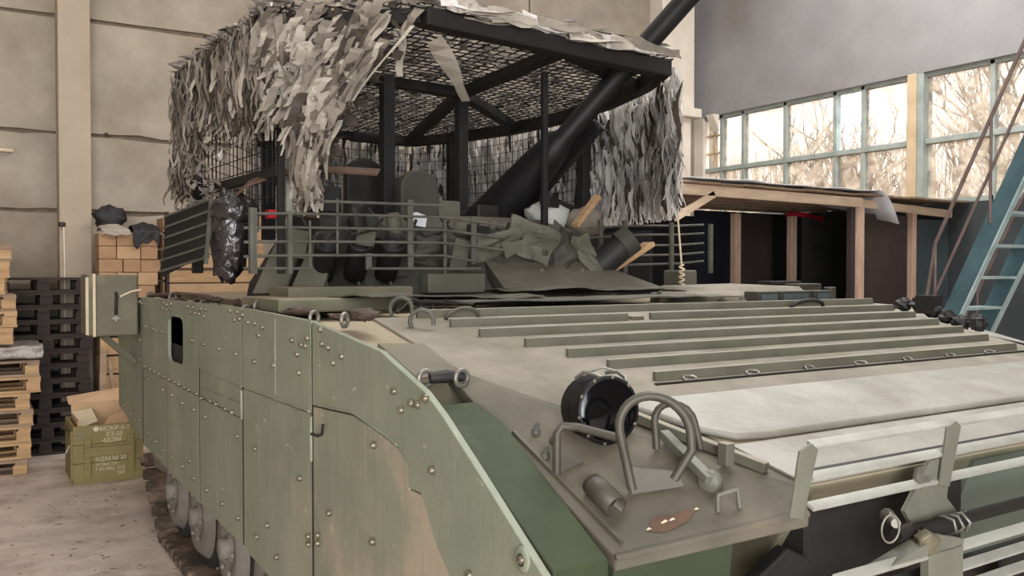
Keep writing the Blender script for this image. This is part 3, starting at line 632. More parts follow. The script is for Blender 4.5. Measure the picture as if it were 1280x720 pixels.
for k in range(9):
    x, y = rnd(1.45, 2.0), rnd(3.3, 4.0)
    MB().tube([(x, y, 1.637), (x+rnd(-.1, .15), y+rnd(-.1, .1), 1.69), (x+rnd(0, .25), y+rnd(-.1, .1), 1.672)], .006, 6).build('loose_wire', 'dark_steel', veh, smooth=True)
# ---- tracks and wheels
def trackside(xo, sign):
    tr = MB().bx(xo+0.06*sign, xo+0.30*sign, 2.3, 6.3, 0.045, 0.06).build('track', 'track_steel', veh)
    lm = MB(); lm.box((0.17*sign, 0, 0), (0.30, 0.10, 0.028)); lm.box((0.02*sign, 0, -.004), (0.045, 0.055, 0.05)); lm.box((0.32*sign, 0, -.004), (0.045, 0.055, 0.05)); lm.box((0.17*sign, 0.0, -0.024), (0.28, 0.022, 0.026)); lm.box((0.17*sign, 0, 0.035), (0.03, 0.05, 0.06))
    lmesh = lm.mesh('track_link', 'track_steel')
    # path in (y,z), clockwise: ground run, rear ramp, round the idler
    path = []
    y = 2.2
    while y < 6.15: path.append((y, 0.045, 0.0)); y += 0.128
    a = math.atan2(0.30, 0.55); L = 0
    py, pz = 6.15, 0.045
    while pz < 0.33: path.append((py, pz, a)); py += 0.128*math.cos(a); pz += 0.128*math.sin(a)
    cy, cz, r = py-0.30*math.sin(a), pz+0.30*math.cos(a), 0.30
    t = a-PI/2
    while t < PI/2: path.append((cy+r*math.cos(t), cz+r*math.sin(t), t+PI/2)); t += 0.128/r
    for (y, z, ang) in path: inst(lmesh, 'track_link', tr, (xo + (.05*sign if z > .46 else 0), y, z), (ang, 0, 0))
    wm = MB().lathe([(0.0, 0.05), (0.07, 0.05), (0.085, 0.02), (0.10, 0.04), (0.20, 0.055), (0.235, 0.02), (0.25, 0.0)], (0, 0, 0), (-sign, 0, 0), 28)
    wm.lathe([(0.055, 0.05), (0.055, 0.085), (0.045, 0.095), (0, .095)], (0, 0, 0), (-sign, 0, 0), 16)
    wmesh = wm.mesh('road_wheel', 'wheel_paint', True)
    tm = MB().lathe([(0.24, -0.22), (0.30, -0.22), (0.305, -0.20), (0.305, -0.02), (0.295, 0.0), (0.25, 0.002), (0.24, -0.02)], (0, 0, 0), (-sign, 0, 0), 32).mesh('tyre', 'rubber_shade', True)
    bm_ = MB().lathe([(.014, 0), (.012, .014), (0, .016)], (0, 0, 0), (-sign, 0, 0), 6).mesh('wheel_bolt', 'wheel_paint')
    for y in (2.52, 3.22, 3.92, 4.62, 5.32, 6.02):
        c = (xo+0.115*sign, y, 0.37)
        w_ = inst(wmesh, 'road_wheel', veh, c); inst(tm, 'tyre', w_, c)
        for k in range(6): inst(bm_, 'wheel_bolt', w_, (c[0]-0.055*sign, y+.13*math.cos(k*PI/3), .37+.13*math.sin(k*PI/3)))
    iw = inst(wmesh, 'idler_wheel', veh, (xo+0.115*sign, cy, cz), None, (1, .95, .95))
trackside(1.09, 1)
trackside(4.52, -1)
MB().bx(1.52, 4.1, 2.3, 7.9, 0.42, 0.55).build('belly', 'dark_steel', veh)
sponson_shade = MB().bx(1.13, 1.5, 3.3, 8.0, 0.75, 1.35).build('sponson_shadow_box', 'dark_steel', veh); sponson_shade.name = 'sponson_shade'  # dark box put in for the shade behind the side plates

# ---- front slat armour
fr = MB().tube([(2.0, 1.35, 1.14), (4.3, 1.35, 1.14)], 0.018, 8).build('front_slat_frame', 'dark_steel', veh, smooth=True)
for (y, z) in [(1.39, 1.394), (1.39, 1.317), (1.39, 1.245)]:
    rot = Matrix.Rotation(math.radians(30), 3, 'X')
    MB().box((1.72+1.30, y, z), (2.60, 0.026, 0.010), rot).build('slat', 'bar_paint', fr, bevel=.0015)
for (x, m_) in [(1.675, 'bar_post'), (2.27, 'bar_post'), (3.0, 'bar_post'), (3.75, 'bar_post')]:
    MB().prism([(x-.045, 1.235), (x+.0, 1.225), (x+.052, 1.385), (x+.03, 1.402), (x-.012, 1.388)], 1.372, 1.380, 'y').build('slat_post', m_, fr, bevel=.0015)
# mid bracket reaching down
MB().prism([(2.20, 1.30), (2.30, 1.31), (2.28, 1.19), (2.38, 1.10), (2.16, 1.09), (2.09, 1.18)], 1.385, 1.40, 'y').build('bracket_plate', 'bar_post', fr, bevel=.002)
for (y, z, x0, x1) in [(1.30, 1.098, 1.70, 2.06), (1.30, 1.094, 2.17, 4.2), (1.30, 1.040, 2.14, 4.2), (1.30, 0.985, 2.28, 4.2)]:
    rot = Matrix.Rotation(math.radians(30), 3, 'X')
    MB().box(((x0+x1)/2, y, z), (x1-x0, 0.028, 0.010), rot).build('slat', 'bar_paint', fr, bevel=.0015)
MB().bx(2.04, 2.19, 1.285, 1.31, 0.80, 1.10).build('slat_post', 'bar_post', fr, bevel=.002)
MB().prism([(1.85, 1.09), (2.10, 1.14), (2.20, 1.115), (2.20, 1.10), (1.95, 1.085)], 1.29, 1.34, 'y').build('bracket_plate', 'bar_post', fr, bevel=.002)
MB().lathe([(0, -.05), (.03, -.05), (.034, -.045), (.034, -.02), (.03, -.015), (.02, -.012), (.02, .06), (0, .06)], (2.07, 1.33, 1.128), (.45, .85, .1), 6).build('hex_bolt', 'bolt_metal', fr, bevel=.001)
MB().tube([(2.09, 1.34, 1.13), (2.20, 1.345, 1.135), (2.30, 1.35, 1.138)], [.024, .022, .02], 12).build('pivot_tube', 'dark_steel', fr, smooth=True)
sp = [(2.20+.006*k, 1.345+.026*math.cos(k*1.2), 1.135+.026*math.sin(k*1.2)) for k in range(18)]
MB().tube(sp, .005, 6).build('coil_spring', 'worn_steel', fr, smooth=True)
MB().tube([(1.94, 1.31, 1.19), (1.99, 1.37, 1.19)], [.012, .018], 10).build('lock_pin', 'worn_steel', fr, smooth=True)
MB().tube(arc((1.925, 1.315, 1.178), .034, 0, 2*PI, 18, (.6, -.3, 0), (0.1, 0, 1)), .003, 6, cap=False).build('pin_ring', 'worn_steel', fr, smooth=True)
MB().lathe([(0, -.012), (.03, -.012), (.033, 0), (0, 0)], (2.17, 1.385, 1.262), (0, -1, .2), 6).build('hex_nut', 'worn_steel', fr)
for z in (0.8,): MB().beam((1.75, 1.36, 1.02), (4.2, 1.36, 1.02), 0.02, 0.02).build('slat_rail', 'dark_steel', fr)

# ---- turret
TC = V((2.65, 5.2, 0))
def ring(r, z, n=20, sx=1.0): return [(TC.x+r*sx*math.cos(2*PI*k/n+.157), TC.y+r*math.sin(2*PI*k/n+.157), z) for k in range(n)]
rings = [ring(1.20, 1.63), ring(1.18, 1.74), ring(0.98, 2.06), ring(0.80, 2.13)]
n = 20; vs = [p for r in rings for p in r]; fs = [(i*n+k, i*n+(k+1) % n, (i+1)*n+(k+1) % n, (i+1)*n+k) for i in range(3) for k in range(n)]
fs.append(tuple(range(3*n, 4*n)))
tur = MB().add(vs, fs).build('turret', 'turret_green', veh, bevel=.01)
# welded wedge plates on the left front of the turret
for (x, y, a) in [(1.36, 4.55, 0), (1.50, 4.40, 0)]:
    MB().add([(x-.12, y-.1, 1.70), (x+.03, y-.16, 1.70), (x+.17, y-.06, 2.02), (x+.06, y, 2.02), (x-.10, y-.08, 1.70), (x+.05, y-.14, 1.70), (x+.19, y-.04, 2.02), (x+.08, y+.02, 2.02)],
             [(0, 1, 2, 3), (4, 7, 6, 5), (0, 4, 5, 1), (1, 5, 6, 2), (2, 6, 7, 3), (3, 7, 4, 0)]).build('wedge_plate', 'turret_pale', tur, bevel=.004)
# grenade launcher tubes with their lugs
for k in range(3):
    x = 1.57+0.155*k; y = 4.30-0.05*k
    d = V((-.10, -.55, .55)).normalized(); c = V((x, y, 1.86))
    MB().lathe([(0.0, -.1), (.058, -.1), (.062, .12), (.066, .15), (.058, .15), (.052, .03), (0, .03)], c, d, 16).build('launcher_tube', 'dark_steel', tur, smooth=True)
    MB().prism([(y-.14, 1.63), (y-.02, 1.63), (y-.02, 1.76)], x-.006, x+.006, 'x').build('launcher_lug', 'turret_green', tur)
MB().bx(2.02, 2.36, 4.02, 4.1, 1.70, 1.80).build('turret_step', 'turret_pale', tur, bevel=.006)
MB().bx(1.9, 2.35, 4.25, 4.6, 1.78, 2.0).build('turret_box', 'turret_green', tur, bevel=.01)
MB().bx(1.62, 1.95, 4.5, 4.9, 1.9, 2.12).build('turret_box', 'turret_green', tur, bevel=.01)
# raised hatch lids, rounded at the top
def lid(cx, cy, z0, w, h, name='hatch_lid', m='turret_green', t=.05):
    pr_ = [(cx-w/2, z0), (cx+w/2, z0), (cx+w/2, z0+h-w*.42)]
    pr_ += [(cx+w/2*math.cos(a), z0+h-w*.42+w*.42*math.sin(a)) for a in [PI*k/10 for k in range(1, 10)]] + [(cx-w/2, z0+h-w*.42)]
    return MB().prism(pr_, cy-t/2, cy+t/2, 'y').build(name, m, tur, bevel=.015)
lid(2.25, 4.62, 2.02, .25, .38, t=.09)
lid(2.20, 5.30, 2.10, .26, .44, m='dark_steel', t=.08)
lid(2.42, 5.4, 2.10, .34, .32, m='turret_pale')
MB().blob((2.43, 4.32, 2.04), (.13, .09, .06), .1, 3, 14, 9, 3).build('sight_cover', 'turret_pale', tur, smooth=True)
# gun mantlet, crumpled shields, coax tube
MB().add([(2.60, 4.15, 1.80), (3.05, 4.12, 1.78), (2.98, 4.2, 2.06), (2.74, 4.22, 2.10), (2.62, 4.4, 1.80), (3.1, 4.4, 1.78), (3.02, 4.45, 2.04), (2.74, 4.45, 2.12)],
         [(0, 1, 2, 3), (4, 7, 6, 5), (0, 4, 5, 1), (1, 5, 6, 2), (2, 6, 7, 3), (3, 7, 4, 0)]).build('mantlet', 'turret_green', tur, bevel=.01)
def crumple(c, ux, uz, w, h, seed, m, amp=.05):
    c, ux, uz = V(c), V(ux).normalized(), V(uz).normalized(); nn_ = ux.cross(uz)
    def fn(a, b):
        k = noise.noise(V((a*1.7, b*1.7, seed)))*amp + abs(noise.noise(V((a*3.0, b*2.2, seed+3))))*amp*.5
        e = .16*noise.noise(V((b*2, seed, 2)))*w; f = .22*noise.noise(V((a*2, seed, 5)))*h
        return c + ux*((a-.5)*w + e) + uz*((b-.5)*h + f) + nn_*k
    MB().quadsheet(fn, 12, 10).build('bent_shield', m, tur, thick=.008)
crumple((2.66, 4.04, 1.98), (1, -.1, -.35), (.2, -.2, 1), .30, .20, 1, 'turret_pale', .07)
crumple((2.86, 4.06, 1.94), (1, 0, -.9), (.6, -.1, 1), .24, .20, 5, 'turret_green', .08)
crumple((3.08, 4.06, 1.90), (.6, -.1, -1), (1, 0, .5), .26, .12, 9, 'turret_pale', .05)
crumple((2.44, 4.06, 1.96), (1, 0, .15), (0, -.2, 1), .28, .14, 13, 'turret_pale', .06)
crumple((2.12, 4.10, 1.92), (1, 0, -.1), (0, -.3, 1), .26, .16, 17, 'turret_green', .05)
# sloping front slab with bolts
slab = MB().add([(2.38, 3.86, 1.725), (3.45, 3.82, 1.715), (3.16, 4.12, 1.87), (2.42, 4.14, 1.875), (2.38, 3.92, 1.70), (3.45, 3.88, 1.69), (3.16, 4.18, 1.84), (2.42, 4.2, 1.845)],
         [(0, 1, 2, 3), (4, 7, 6, 5), (0, 4, 5, 1), (1, 5, 6, 2), (2, 6, 7, 3), (3, 7, 4, 0)]).build('front_slab', 'turret_green', tur, bevel=.004)
for x in (2.72, 3.0): MB().lathe([(.016, 0), (.014, .012), (0, .014)], (x, 4.02, 1.815), (0, -.5, .85), 10).build('slab_bolt', 'turret_pale', tur, smooth=True)
MB().tube([(3.10, 4.15, 1.76), (3.34, 4.02, 1.99)], [.085, .08], 16).build('side_launcher', 'dark_steel', tur, smooth=True)
MB().tube([(3.30, 4.04, 1.96), (3.36, 4.01, 2.01)], [.088, .088], 16).build('launcher_rim', 'turret_green', tur, smooth=True)
MB().bx(3.72, 3.88, 4.0, 4.14, 1.63, 1.82).build('vision_block', 'turret_pale', tur, bevel=.012)
# gun: thick sleeve and slimmer barrel, raised
gb = V((2.92, 4.95, 2.12)); e, az = math.radians(40), math.radians(20)
gd = V((math.sin(az)*math.cos(e), -math.cos(az)*math.cos(e), math.sin(e)))
gun = MB().tube([gb-gd*.1, gb+gd*.15, gb+gd*.55, gb+gd*.75, gb+gd*.80, gb+gd*2.5], [.16, .15, .12, .095, .064, .056], 18).build('gun_barrel', 'gun_steel', veh, smooth=True)
MB().tube([gb+gd*1.42, gb+gd*1.50], [.068, .068], 18).build('barrel_clamp', 'gun_steel', gun, smooth=True)
MB().beam(gb+gd*.0+V((.16, .0, -.02)), gb+gd*1.0+V((.10, 0, -.06)), .05, .08).build('recoil_cradle', 'gun_steel', gun, bevel=.01)

# clutter stowed round the turret front
for k, (x, y, z, r, h, m_) in enumerate([(1.78, 4.36, 2.02, .05, .16, 'dark_steel'), (1.93, 4.22, 1.99, .04, .13, 'turret_pale'), (2.46, 4.2, 1.90, .045, .14, 'dark_steel'), (2.58, 4.3, 1.88, .05, .22, 'turret_pale'), (1.63, 4.62, 2.10, .06, .14, 'rust')]):
    MB().lathe([(0, 0), (r, 0), (r, h*.85), (r*.7, h), (0, h)], (x, y, z), (rnd(-.2, .2), rnd(-.2, .2), 1), 14).build('canister', m_, tur)
for k in range(7):
    x0_ = 1.35+.19*k; pts_ = [(x0_+rnd(-.02, .02), 4.12, 2.10+rnd(-.06, .06)), (x0_+.1, 4.06, 1.96+rnd(-.05, .05)), (x0_+.2, 4.08, 1.98+rnd(-.05, .05)), (x0_+.28, 4.14, 2.08)]
    MB().tube(pts_, .008, 6).build('cable', 'dark_steel', tur, smooth=True)
for k, (x, y, z, w_, h_, m_) in enumerate([(1.40, 4.25, 1.95, .12, .14, 'turret_pale'), (1.72, 4.12, 1.98, .10, .08, 'turret_pale'), (2.02, 4.10, 1.93, .16, .10, 'turret_green'), (2.24, 4.08, 1.90, .10, .16, 'turret_pale'), (2.36, 4.1, 2.02, .14, .08, 'dark_steel'), (2.55, 4.06, 1.95, .12, .10, 'turret_pale')]):
    a_, b_ = rnd(-.5, .5), rnd(-.4, .4)
    MB().box((x, y, z), (w_, .012, h_), Matrix.Rotation(a_, 3, 'Y') @ Matrix.Rotation(b_, 3, 'X')).build('bent_plate', m_, tur, bevel=.003)
for (x, y, z, m_) in [(1.62, 4.45, 2.14, 'dark_steel'), (2.50, 4.75, 2.12, 'turret_pale'), (2.75, 4.7, 2.10, 'dark_steel')]:
    MB().bx(x-.08, x+.08, y-.06, y+.06, z-.02, z+.12).build('sight_box', m_, tur, bevel=.012)

# ---- slat armour round the turret
sl = MB().bx(1.10, 1.12, 3.97, 4.0, 1.80, 2.10).build('turret_slats', 'slat_paint', veh)
def slat(pts, r=.0075, m='slat_paint'):
    MB().tube(pts, r, 6).build('slat', m, sl, smooth=True)
rows = [2.145, 2.085, 2.02, 1.955, 1.89, 1.825]
for i, z in enumerate(rows):
    x0 = [1.42, 1.10, 1.08, 1.08, 1.08, 1.08][i]
    xr = [2.08, 2.46, 2.46, 2.46, 2.30, 2.30][i]
    if i == 5:
        slat([(x0, 4.0, z), (1.38, 3.99, z)]); slat([(1.68, 3.98, z), (xr, 3.97, z)])
    else:
        slat([(x0, 4.0, z-.012), (1.3, 3.99, z-.004), (1.7, 3.98, z), (2.08, 3.97, z+.002)] + ([(xr, 3.98, z-.03)] if xr > 2.1 else []))
for (x, z0, z1, wd) in [(1.13, 1.80, 2.10, .014), (1.29, 1.80, 2.09, .02), (1.385, 1.82, 2.05, .01), (1.52, 1.88, 2.16, .01), (1.905, 1.82, 2.17, .03), (2.10, 1.80, 2.1, .014), (2.27, 1.85, 2.10, .03), (1.68, 1.82, 1.9, .03)]:
    MB().bx(x-wd/2, x+wd/2, 3.985, 3.995, z0, z1).build('slat_post', 'slat_paint', sl)
# left wing panel of slats
for k in range(6):
    z = 2.165-.062*k
    MB().beam((.975-.006*k, 5.25, z-.045), (1.135-.004*k, 4.82, z+.035), .012, .012).build('slat', 'slat_paint', sl)
MB().add([(.985, 5.28, 2.12), (1.125, 4.86, 2.20), (1.10, 4.86, 1.90), (.965, 5.28, 1.78)], [(0, 1, 2, 3)]).build('slat_backing', 'cage_steel', sl, thick=.006)
MB().beam((1.13, 4.82, 2.2), (1.10, 4.82, 1.85), .02, .02).build('slat_post', 'slat_paint', sl)
# curved flat hoop (pale rim) over the left of the turret
hp = [(1.20, 4.62, 2.20), (1.24, 4.5, 2.26), (1.33, 4.38, 2.30), (1.48, 4.30, 2.32), (1.63, 4.26, 2.33), (1.85, 4.25, 2.33)]
MB().ribbon([V(p) for p in hp], [.06]*6, [V((.5, .6, .5)).normalized()]*6).build('curved_hoop', 'rust', sl, thick=.012)
# right wing
for i, z in enumerate([2.11, 2.05, 1.98, 1.915, 1.855]):
    slat([(3.30, 4.35, z-.03), (3.7, 4.42, z), (4.10, 4.42, z+.01), (4.42, 4.5, z+.03)], .008)
for x in (3.42, 3.62, 4.02, 4.38):
    MB().bx(x-.014, x+.014, 4.38, 4.40, 1.80, 2.14).build('slat_post', 'slat_paint', sl)
spring = [(3.70+.016*math.cos(k*1.1), 3.95+.016*math.sin(k*1.1), 1.67+.0055*k) for k in range(34)]
MB().tube(spring, .006, 6).build('antenna_spring', 'pale_strap', veh, smooth=True)
MB().tube([(3.70, 3.95, 1.85), (3.66, 3.95, 2.2), (3.60, 3.95, 2.96)], .006, 6).build('antenna_rod', 'pale_strap', veh, smooth=True)

# ---- cage over the turret
ZR = 3.0
cage = MB().beam((1.83, 3.70, ZR), (3.40, 3.80, ZR-.03), .10, .09).build('cage_frame', 'cage_steel', veh, bevel=.012)
arcp = [(3.42, 3.80, ZR-.02), (3.66, 4.25, ZR-.01), (3.80, 4.80, ZR-.02), (3.88, 5.45, ZR-.02), (3.87, 6.15, ZR-.01), (3.74, 6.85, ZR), (3.50, 7.30, ZR), (2.90, 7.27, ZR)]
def beam(a, b, w=.07, h=.07): return MB().beam(a, b, w, h).build('cage_beam', 'cage_steel', cage, bevel=.006)
def post(x, y, z0, z1, w=.055): return MB().bx(x-w/2, x+w/2, y-w/2, y+w/2, z0, z1).build('cage_post', 'cage_steel', cage, bevel=.005)
for a, b in zip(arcp[:-1], arcp[1:]): beam(a, b, .09, .085)
left = [(1.83, 3.70, ZR), (1.29, 4.18, ZR), (1.20, 5.72, ZR), (2.0, 7.0, ZR), (2.90, 7.27, ZR)]
for a, b in zip(left[:-1], left[1:]): beam(a, b)
hub = (2.81, 5.10, ZR-.01)
for q_ in [(2.72, 3.80, ZR-.01), (3.86, 6.10, ZR), (3.46, 7.28, ZR), (1.24, 4.95, ZR)]: beam(hub, q_, .075, .065)
beam((2.72, 3.82, ZR-.01), (3.62, 4.3, ZR-.01), .07, .06)
post(2.20, 4.93, 2.1, ZR, .075); post(2.81, 5.10, 2.05, ZR, .07); post(2.95, 4.33, 1.9, ZR, .036); post(3.86, 5.15, 1.63, ZR, .075); post(3.70, 6.9, 1.63, ZR, .07)
post(1.32, 4.22, 1.8, ZR, .035); post(1.24, 5.65, 1.8, ZR, .06); post(1.55, 5.2, 2.0, ZR, .07); post(1.75, 5.0, 2.05, ZR, .06); post(2.30, 7.0, 1.63, ZR, .06)
beam((3.86, 5.15, 2.22), (3.62, 7.15, 2.22), .06, .06); beam((3.62, 7.15, 2.22), (2.3, 7.0, 2.22), .06, .06)
beam((1.24, 5.65, 2.3), (1.32, 4.22, 2.3), .05, .05)
beam((2.95, 4.33, 2.24), (3.86, 5.15, 2.22), .06, .06)
# welded wire mesh of the cage walls and roof
wm = MB()
far = [(3.84, 5.15), (3.88, 5.45), (3.87, 6.15), (3.74, 6.85), (3.50, 7.28), (2.90, 7.25), (2.0, 6.98), (1.22, 5.72), (1.30, 4.2)]
for (a, b) in zip(far[:-1], far[1:]):
    L = math.dist(a, b); k = max(1, int(L/.075))
    for i in range(k):
        t = i/k; x, y = a[0]+(b[0]-a[0])*t, a[1]+(b[1]-a[1])*t
        wm.beam((x, y, 2.15), (x, y, ZR), .004, .004)
    for j in range(11):
        z = 2.18+.078*j; wm.beam((a[0], a[1], z), (b[0], b[1], z), .004, .004)
wm.build('wire_mesh', 'cage_steel', cage, kind='stuff')

# ================================================================== CAMOUFLAGE NETS
rn = random.Random(11)
def strip_mesh(top, bottom, w, side, R, wav=.05, n=6, out=V((0, 0, 0))):
    top, bottom = V(top), V(bottom)
    pts, ws, sd = [], [], []
    tw = R.uniform(-.9, .9); ph = R.uniform(0, 6)
    ax = (bottom-top).normalized()
    for i in range(n+1):
        t = i/n
        p = top.lerp(bottom, t) + side*wav*math.sin(ph+t*5)*t*.6 + out*(math.sin(PI*min(1, t*1.15))*1.0) + side.cross(ax)*wav*math.sin(ph*1.7+t*7)*.7
        a = tw*t + .35*math.sin(ph+3*t)
        pts.append(p); ws.append(w*(1-.55*t**2)*(0.75+.5*abs(math.sin(ph+4*t))))
        sd.append((Matrix.Rotation(a, 3, ax) @ side).normalized())
    return MB().ribbon(pts, ws, sd)
def inside(p, poly):
    r = False; j = len(poly)-1
    for i in range(len(poly)):
        if (poly[i][1] > p[1]) != (poly[j][1] > p[1]) and p[0] < (poly[j][0]-poly[i][0])*(p[1]-poly[i][1])/(poly[j][1]-poly[i][1])+poly[i][0]: r = not r
        j = i
    return r

# -- beige net draped over the near left corner
netl = thing('camouflage_net', 'beige shredded camouflage net draped over the left corner of the turret cage', 'camouflage net', (1.5, 4.6, 2.2))
edge = [V((1.14, 5.74, ZR+.05)), V((1.20, 4.9, ZR+.06)), V((1.25, 4.12, ZR+.07)), V((1.55, 3.85, ZR+.06)), V((1.84, 3.64, ZR+.05))]
def along(t):
    ds = [(b-a).length for a, b in zip(edge[:-1], edge[1:])]; T = sum(ds)*t
    for (a, b), d in zip(zip(edge[:-1], edge[1:]), ds):
        if T <= d or b is edge[-1]: return a.lerp(b, min(1, T/d)), (b-a).normalized()
        T -= d
mats_l = ['net_beige', 'net_beige', 'net_light', 'net_light', 'net_tan', 'net_dark']
lstuff = {m_: MB() for m_ in set(mats_l)}; lcount = [0]
def lstrip(r, m_):
    lcount[0] += 1
    if lcount[0] % 4 == 0 and lcount[0] < 1160: r.build('fabric_strip', m_, netl, thick=.002)
    else:
        s_ = lstuff[m_]; b0_ = len(s_.v); s_.v += r.v; s_.f += [tuple(i+b0_ for i in f) for f in r.f]
def zlow(t): return 2.24 if t < .13 else (2.24+(t-.13)/.10*.32 if t < .23 else (2.56 if t < .50 else 2.46))
for k in range(560):                      # side strips, hanging in shingled layers
    t = rn.uniform(0, .70); p, tg = along(t)
    out = V((tg.y, -tg.x, 0))
    if out.x > 0: out = -out
    z0 = p.z - rn.uniform(0, 1)**1.2*(p.z-zlow(t)-.1)
    zb = max(z0-rn.uniform(.2, .45), zlow(t)+rn.uniform(-.06, .06))
    d_ = rn.uniform(.01, .05)
    top = V((p.x, p.y, z0)) + out*d_; bot = V((p.x, p.y, zb)) + out*(d_+rn.uniform(-.02, .04)) + tg*rn.uniform(-.03, .07)
    m_ = rn.choice(mats_l if z0 > zlow(t)+.3 else mats_l+['net_dark', 'net_tan', 'net_dark'])
    lstrip(strip_mesh(top, bot, rn.uniform(.014, .042), tg, rn, .025), m_)
G = V((1.37, 4.03, 2.12))
for k in range(420):                      # gathered drape on the front corner
    t = rn.uniform(.60, 1.0); p, tg = along(t)
    end = G + V((rn.uniform(-.03, .05), rn.uniform(-.03, .03), rn.uniform(-.05, .10)))
    s = rn.uniform(0, .85)
    def cur(q): # drape line sags outward and to the left before it reaches the gather
        b_ = p.lerp(end, q); return b_ + V((-.16, .02, -.06))*math.sin(PI*q)*(t-.6)/.4*1.1 + V((0, -.05, 0))*math.sin(PI*q)
    off = V((rn.uniform(-.02, .02), -rn.uniform(0, .07), 0))
    if s < .5 and rn.random() < .7:       # broad tongues hanging down and to the left
        c_ = cur(s)+off; L_ = rn.uniform(.10, .22)
        lstrip(strip_mesh(c_, c_+V((-.45*L_, .1*L_, -L_*rn.uniform(.7, 1.0))), rn.uniform(.03, .065), V((.85, -.4, rn.uniform(-.3, .3))).normalized(), rn, .03), rn.choice(mats_l))
    else:
        s2 = min(1, s+rn.uniform(.15, .38))
        lstrip(strip_mesh(cur(s)+off, cur(s2)+off*1.2+V((rn.uniform(-.03, .03), 0, 0)), rn.uniform(.014, .042)*(1.1-s*.4), V((.9, -.4, rn.uniform(-.3, .3))).normalized(), rn, .03), rn.choice(mats_l))
for k in range(90):                       # loops and scraps along the top edge
    t = rn.uniform(.05, 1.0); p, tg = along(t)
    a = p + V((0, 0, rn.uniform(-.02, .03))); b = a + tg*rn.uniform(-.1, .1) + V((rn.uniform(-.04, .06), rn.uniform(-.05, .05), rn.uniform(.0, .05 if t < .5 else .07)))
    lstrip(strip_mesh(a, b, rn.uniform(.02, .05), tg, rn, .02, 4), rn.choice(mats_l))
for m_, s_ in lstuff.items():
    if s_.v: s_.build('net_strips', m_, netl, kind='stuff')
# backing of small leaves
lf = MB()
for k in range(900):
    t = rn.uniform(0, 1); p, tg = along(t)
    if t < .62:
        zl = rn.uniform(2.28 if t < .16 else 2.6 if t < .4 else 2.5, ZR+.05); c = V((p.x+rn.uniform(-.02, .03), p.y, zl))
    else:
        s = rn.uniform(0, 1); c = p.lerp(G, s) + V((0, rn.uniform(0, .05), 0))
    a = rn.uniform(0, 6); u_ = tg*math.cos(a)+V((0, 0, 1))*math.sin(a); w_ = (u_.cross(V((rn.uniform(-1, 1), rn.uniform(-1, 1), rn.uniform(-.4, .4))))).normalized()
    l_, h_ = rn.uniform(.04, .11), rn.uniform(.012, .03)
    lf.add([c-u_*l_/2, c-w_*h_, c+u_*l_/2, c+w_*h_], [(0, 1, 2, 3)])
lf.build('net_leaves', 'net_dark', netl, kind='stuff')
# glossy foil scraps low on the side
fs_ = MB()
for k in range(160):
    c = V((1.17+rn.uniform(-.05, .08), rn.uniform(4.9, 5.75), rn.uniform(2.15, 2.62)))
    u_ = V((rn.uniform(-1, 1), rn.uniform(-1, 1), rn.uniform(-1, 1))).normalized(); w_ = u_.cross(V((0.3, .5, .8))).normalized()
    fs_.add([c-u_*.035, c-w_*.014, c+u_*.035, c+w_*.014], [(0, 1, 2, 3)])
fs_.build('foil_scraps', 'clear_wrap', netl, kind='stuff')

# -- grey net hanging behind and at the right of the cage
netr = thing('camouflage_net', 'grey and white shredded camouflage net curtain hanging on the far side of the turret cage', 'camouflage net', (3.7, 5.5, 2.2))
fe_ = [V((3.44, 3.80, ZR)), V((3.70, 4.25, ZR)), V((3.85, 4.80, ZR)), V((3.93, 5.45, ZR)), V((3.92, 6.15, ZR)), V((3.79, 6.87, ZR)), V((3.52, 7.35, ZR)), V((2.90, 7.32, ZR)), V((2.0, 7.05, ZR))]
def falong(t):
    ds = [(b-a).length for a, b in zip(fe_[:-1], fe_[1:])]; T = sum(ds)*t
    for (a, b), d in zip(zip(fe_[:-1], fe_[1:]), ds):
        if T <= d or b is fe_[-1]: return a.lerp(b, min(1, T/d)), (b-a).normalized()
        T -= d
mg = ['net_grey', 'net_grey', 'net_white', 'net_white', 'net_white', 'net_dark']
stuff = {m_: MB() for m_ in set(mg)}
for k in range(2100):
    t = rn.uniform(0, .30) if k % 5 < 2 else rn.uniform(.25, 1); p, tg = falong(t); out = V((tg.y, -tg.x, 0))
    z0 = ZR - rn.uniform(-.02, .5); zb = max(z0-rn.uniform(.25, .6), 2.13)
    if zb >= z0-.1: continue
    m_ = rn.choice(mg)
    r = strip_mesh(V((p.x, p.y, z0))+out*rn.uniform(.0, .09), V((p.x, p.y, zb))+out*rn.uniform(0, .12)+tg*rn.uniform(-.06, .06), rn.uniform(.014, .045), tg, rn, .03)
    if k < 260: r.build('fabric_strip', m_, netr, thick=.002)
    else:
        s_ = stuff[m_]; b0_ = len(s_.v); s_.v += r.v; s_.f += [tuple(i+b0_ for i in f) for f in r.f]
for m_, s_ in stuff.items():
    if s_.v: s_.build('net_strips', m_, netr, kind='stuff')

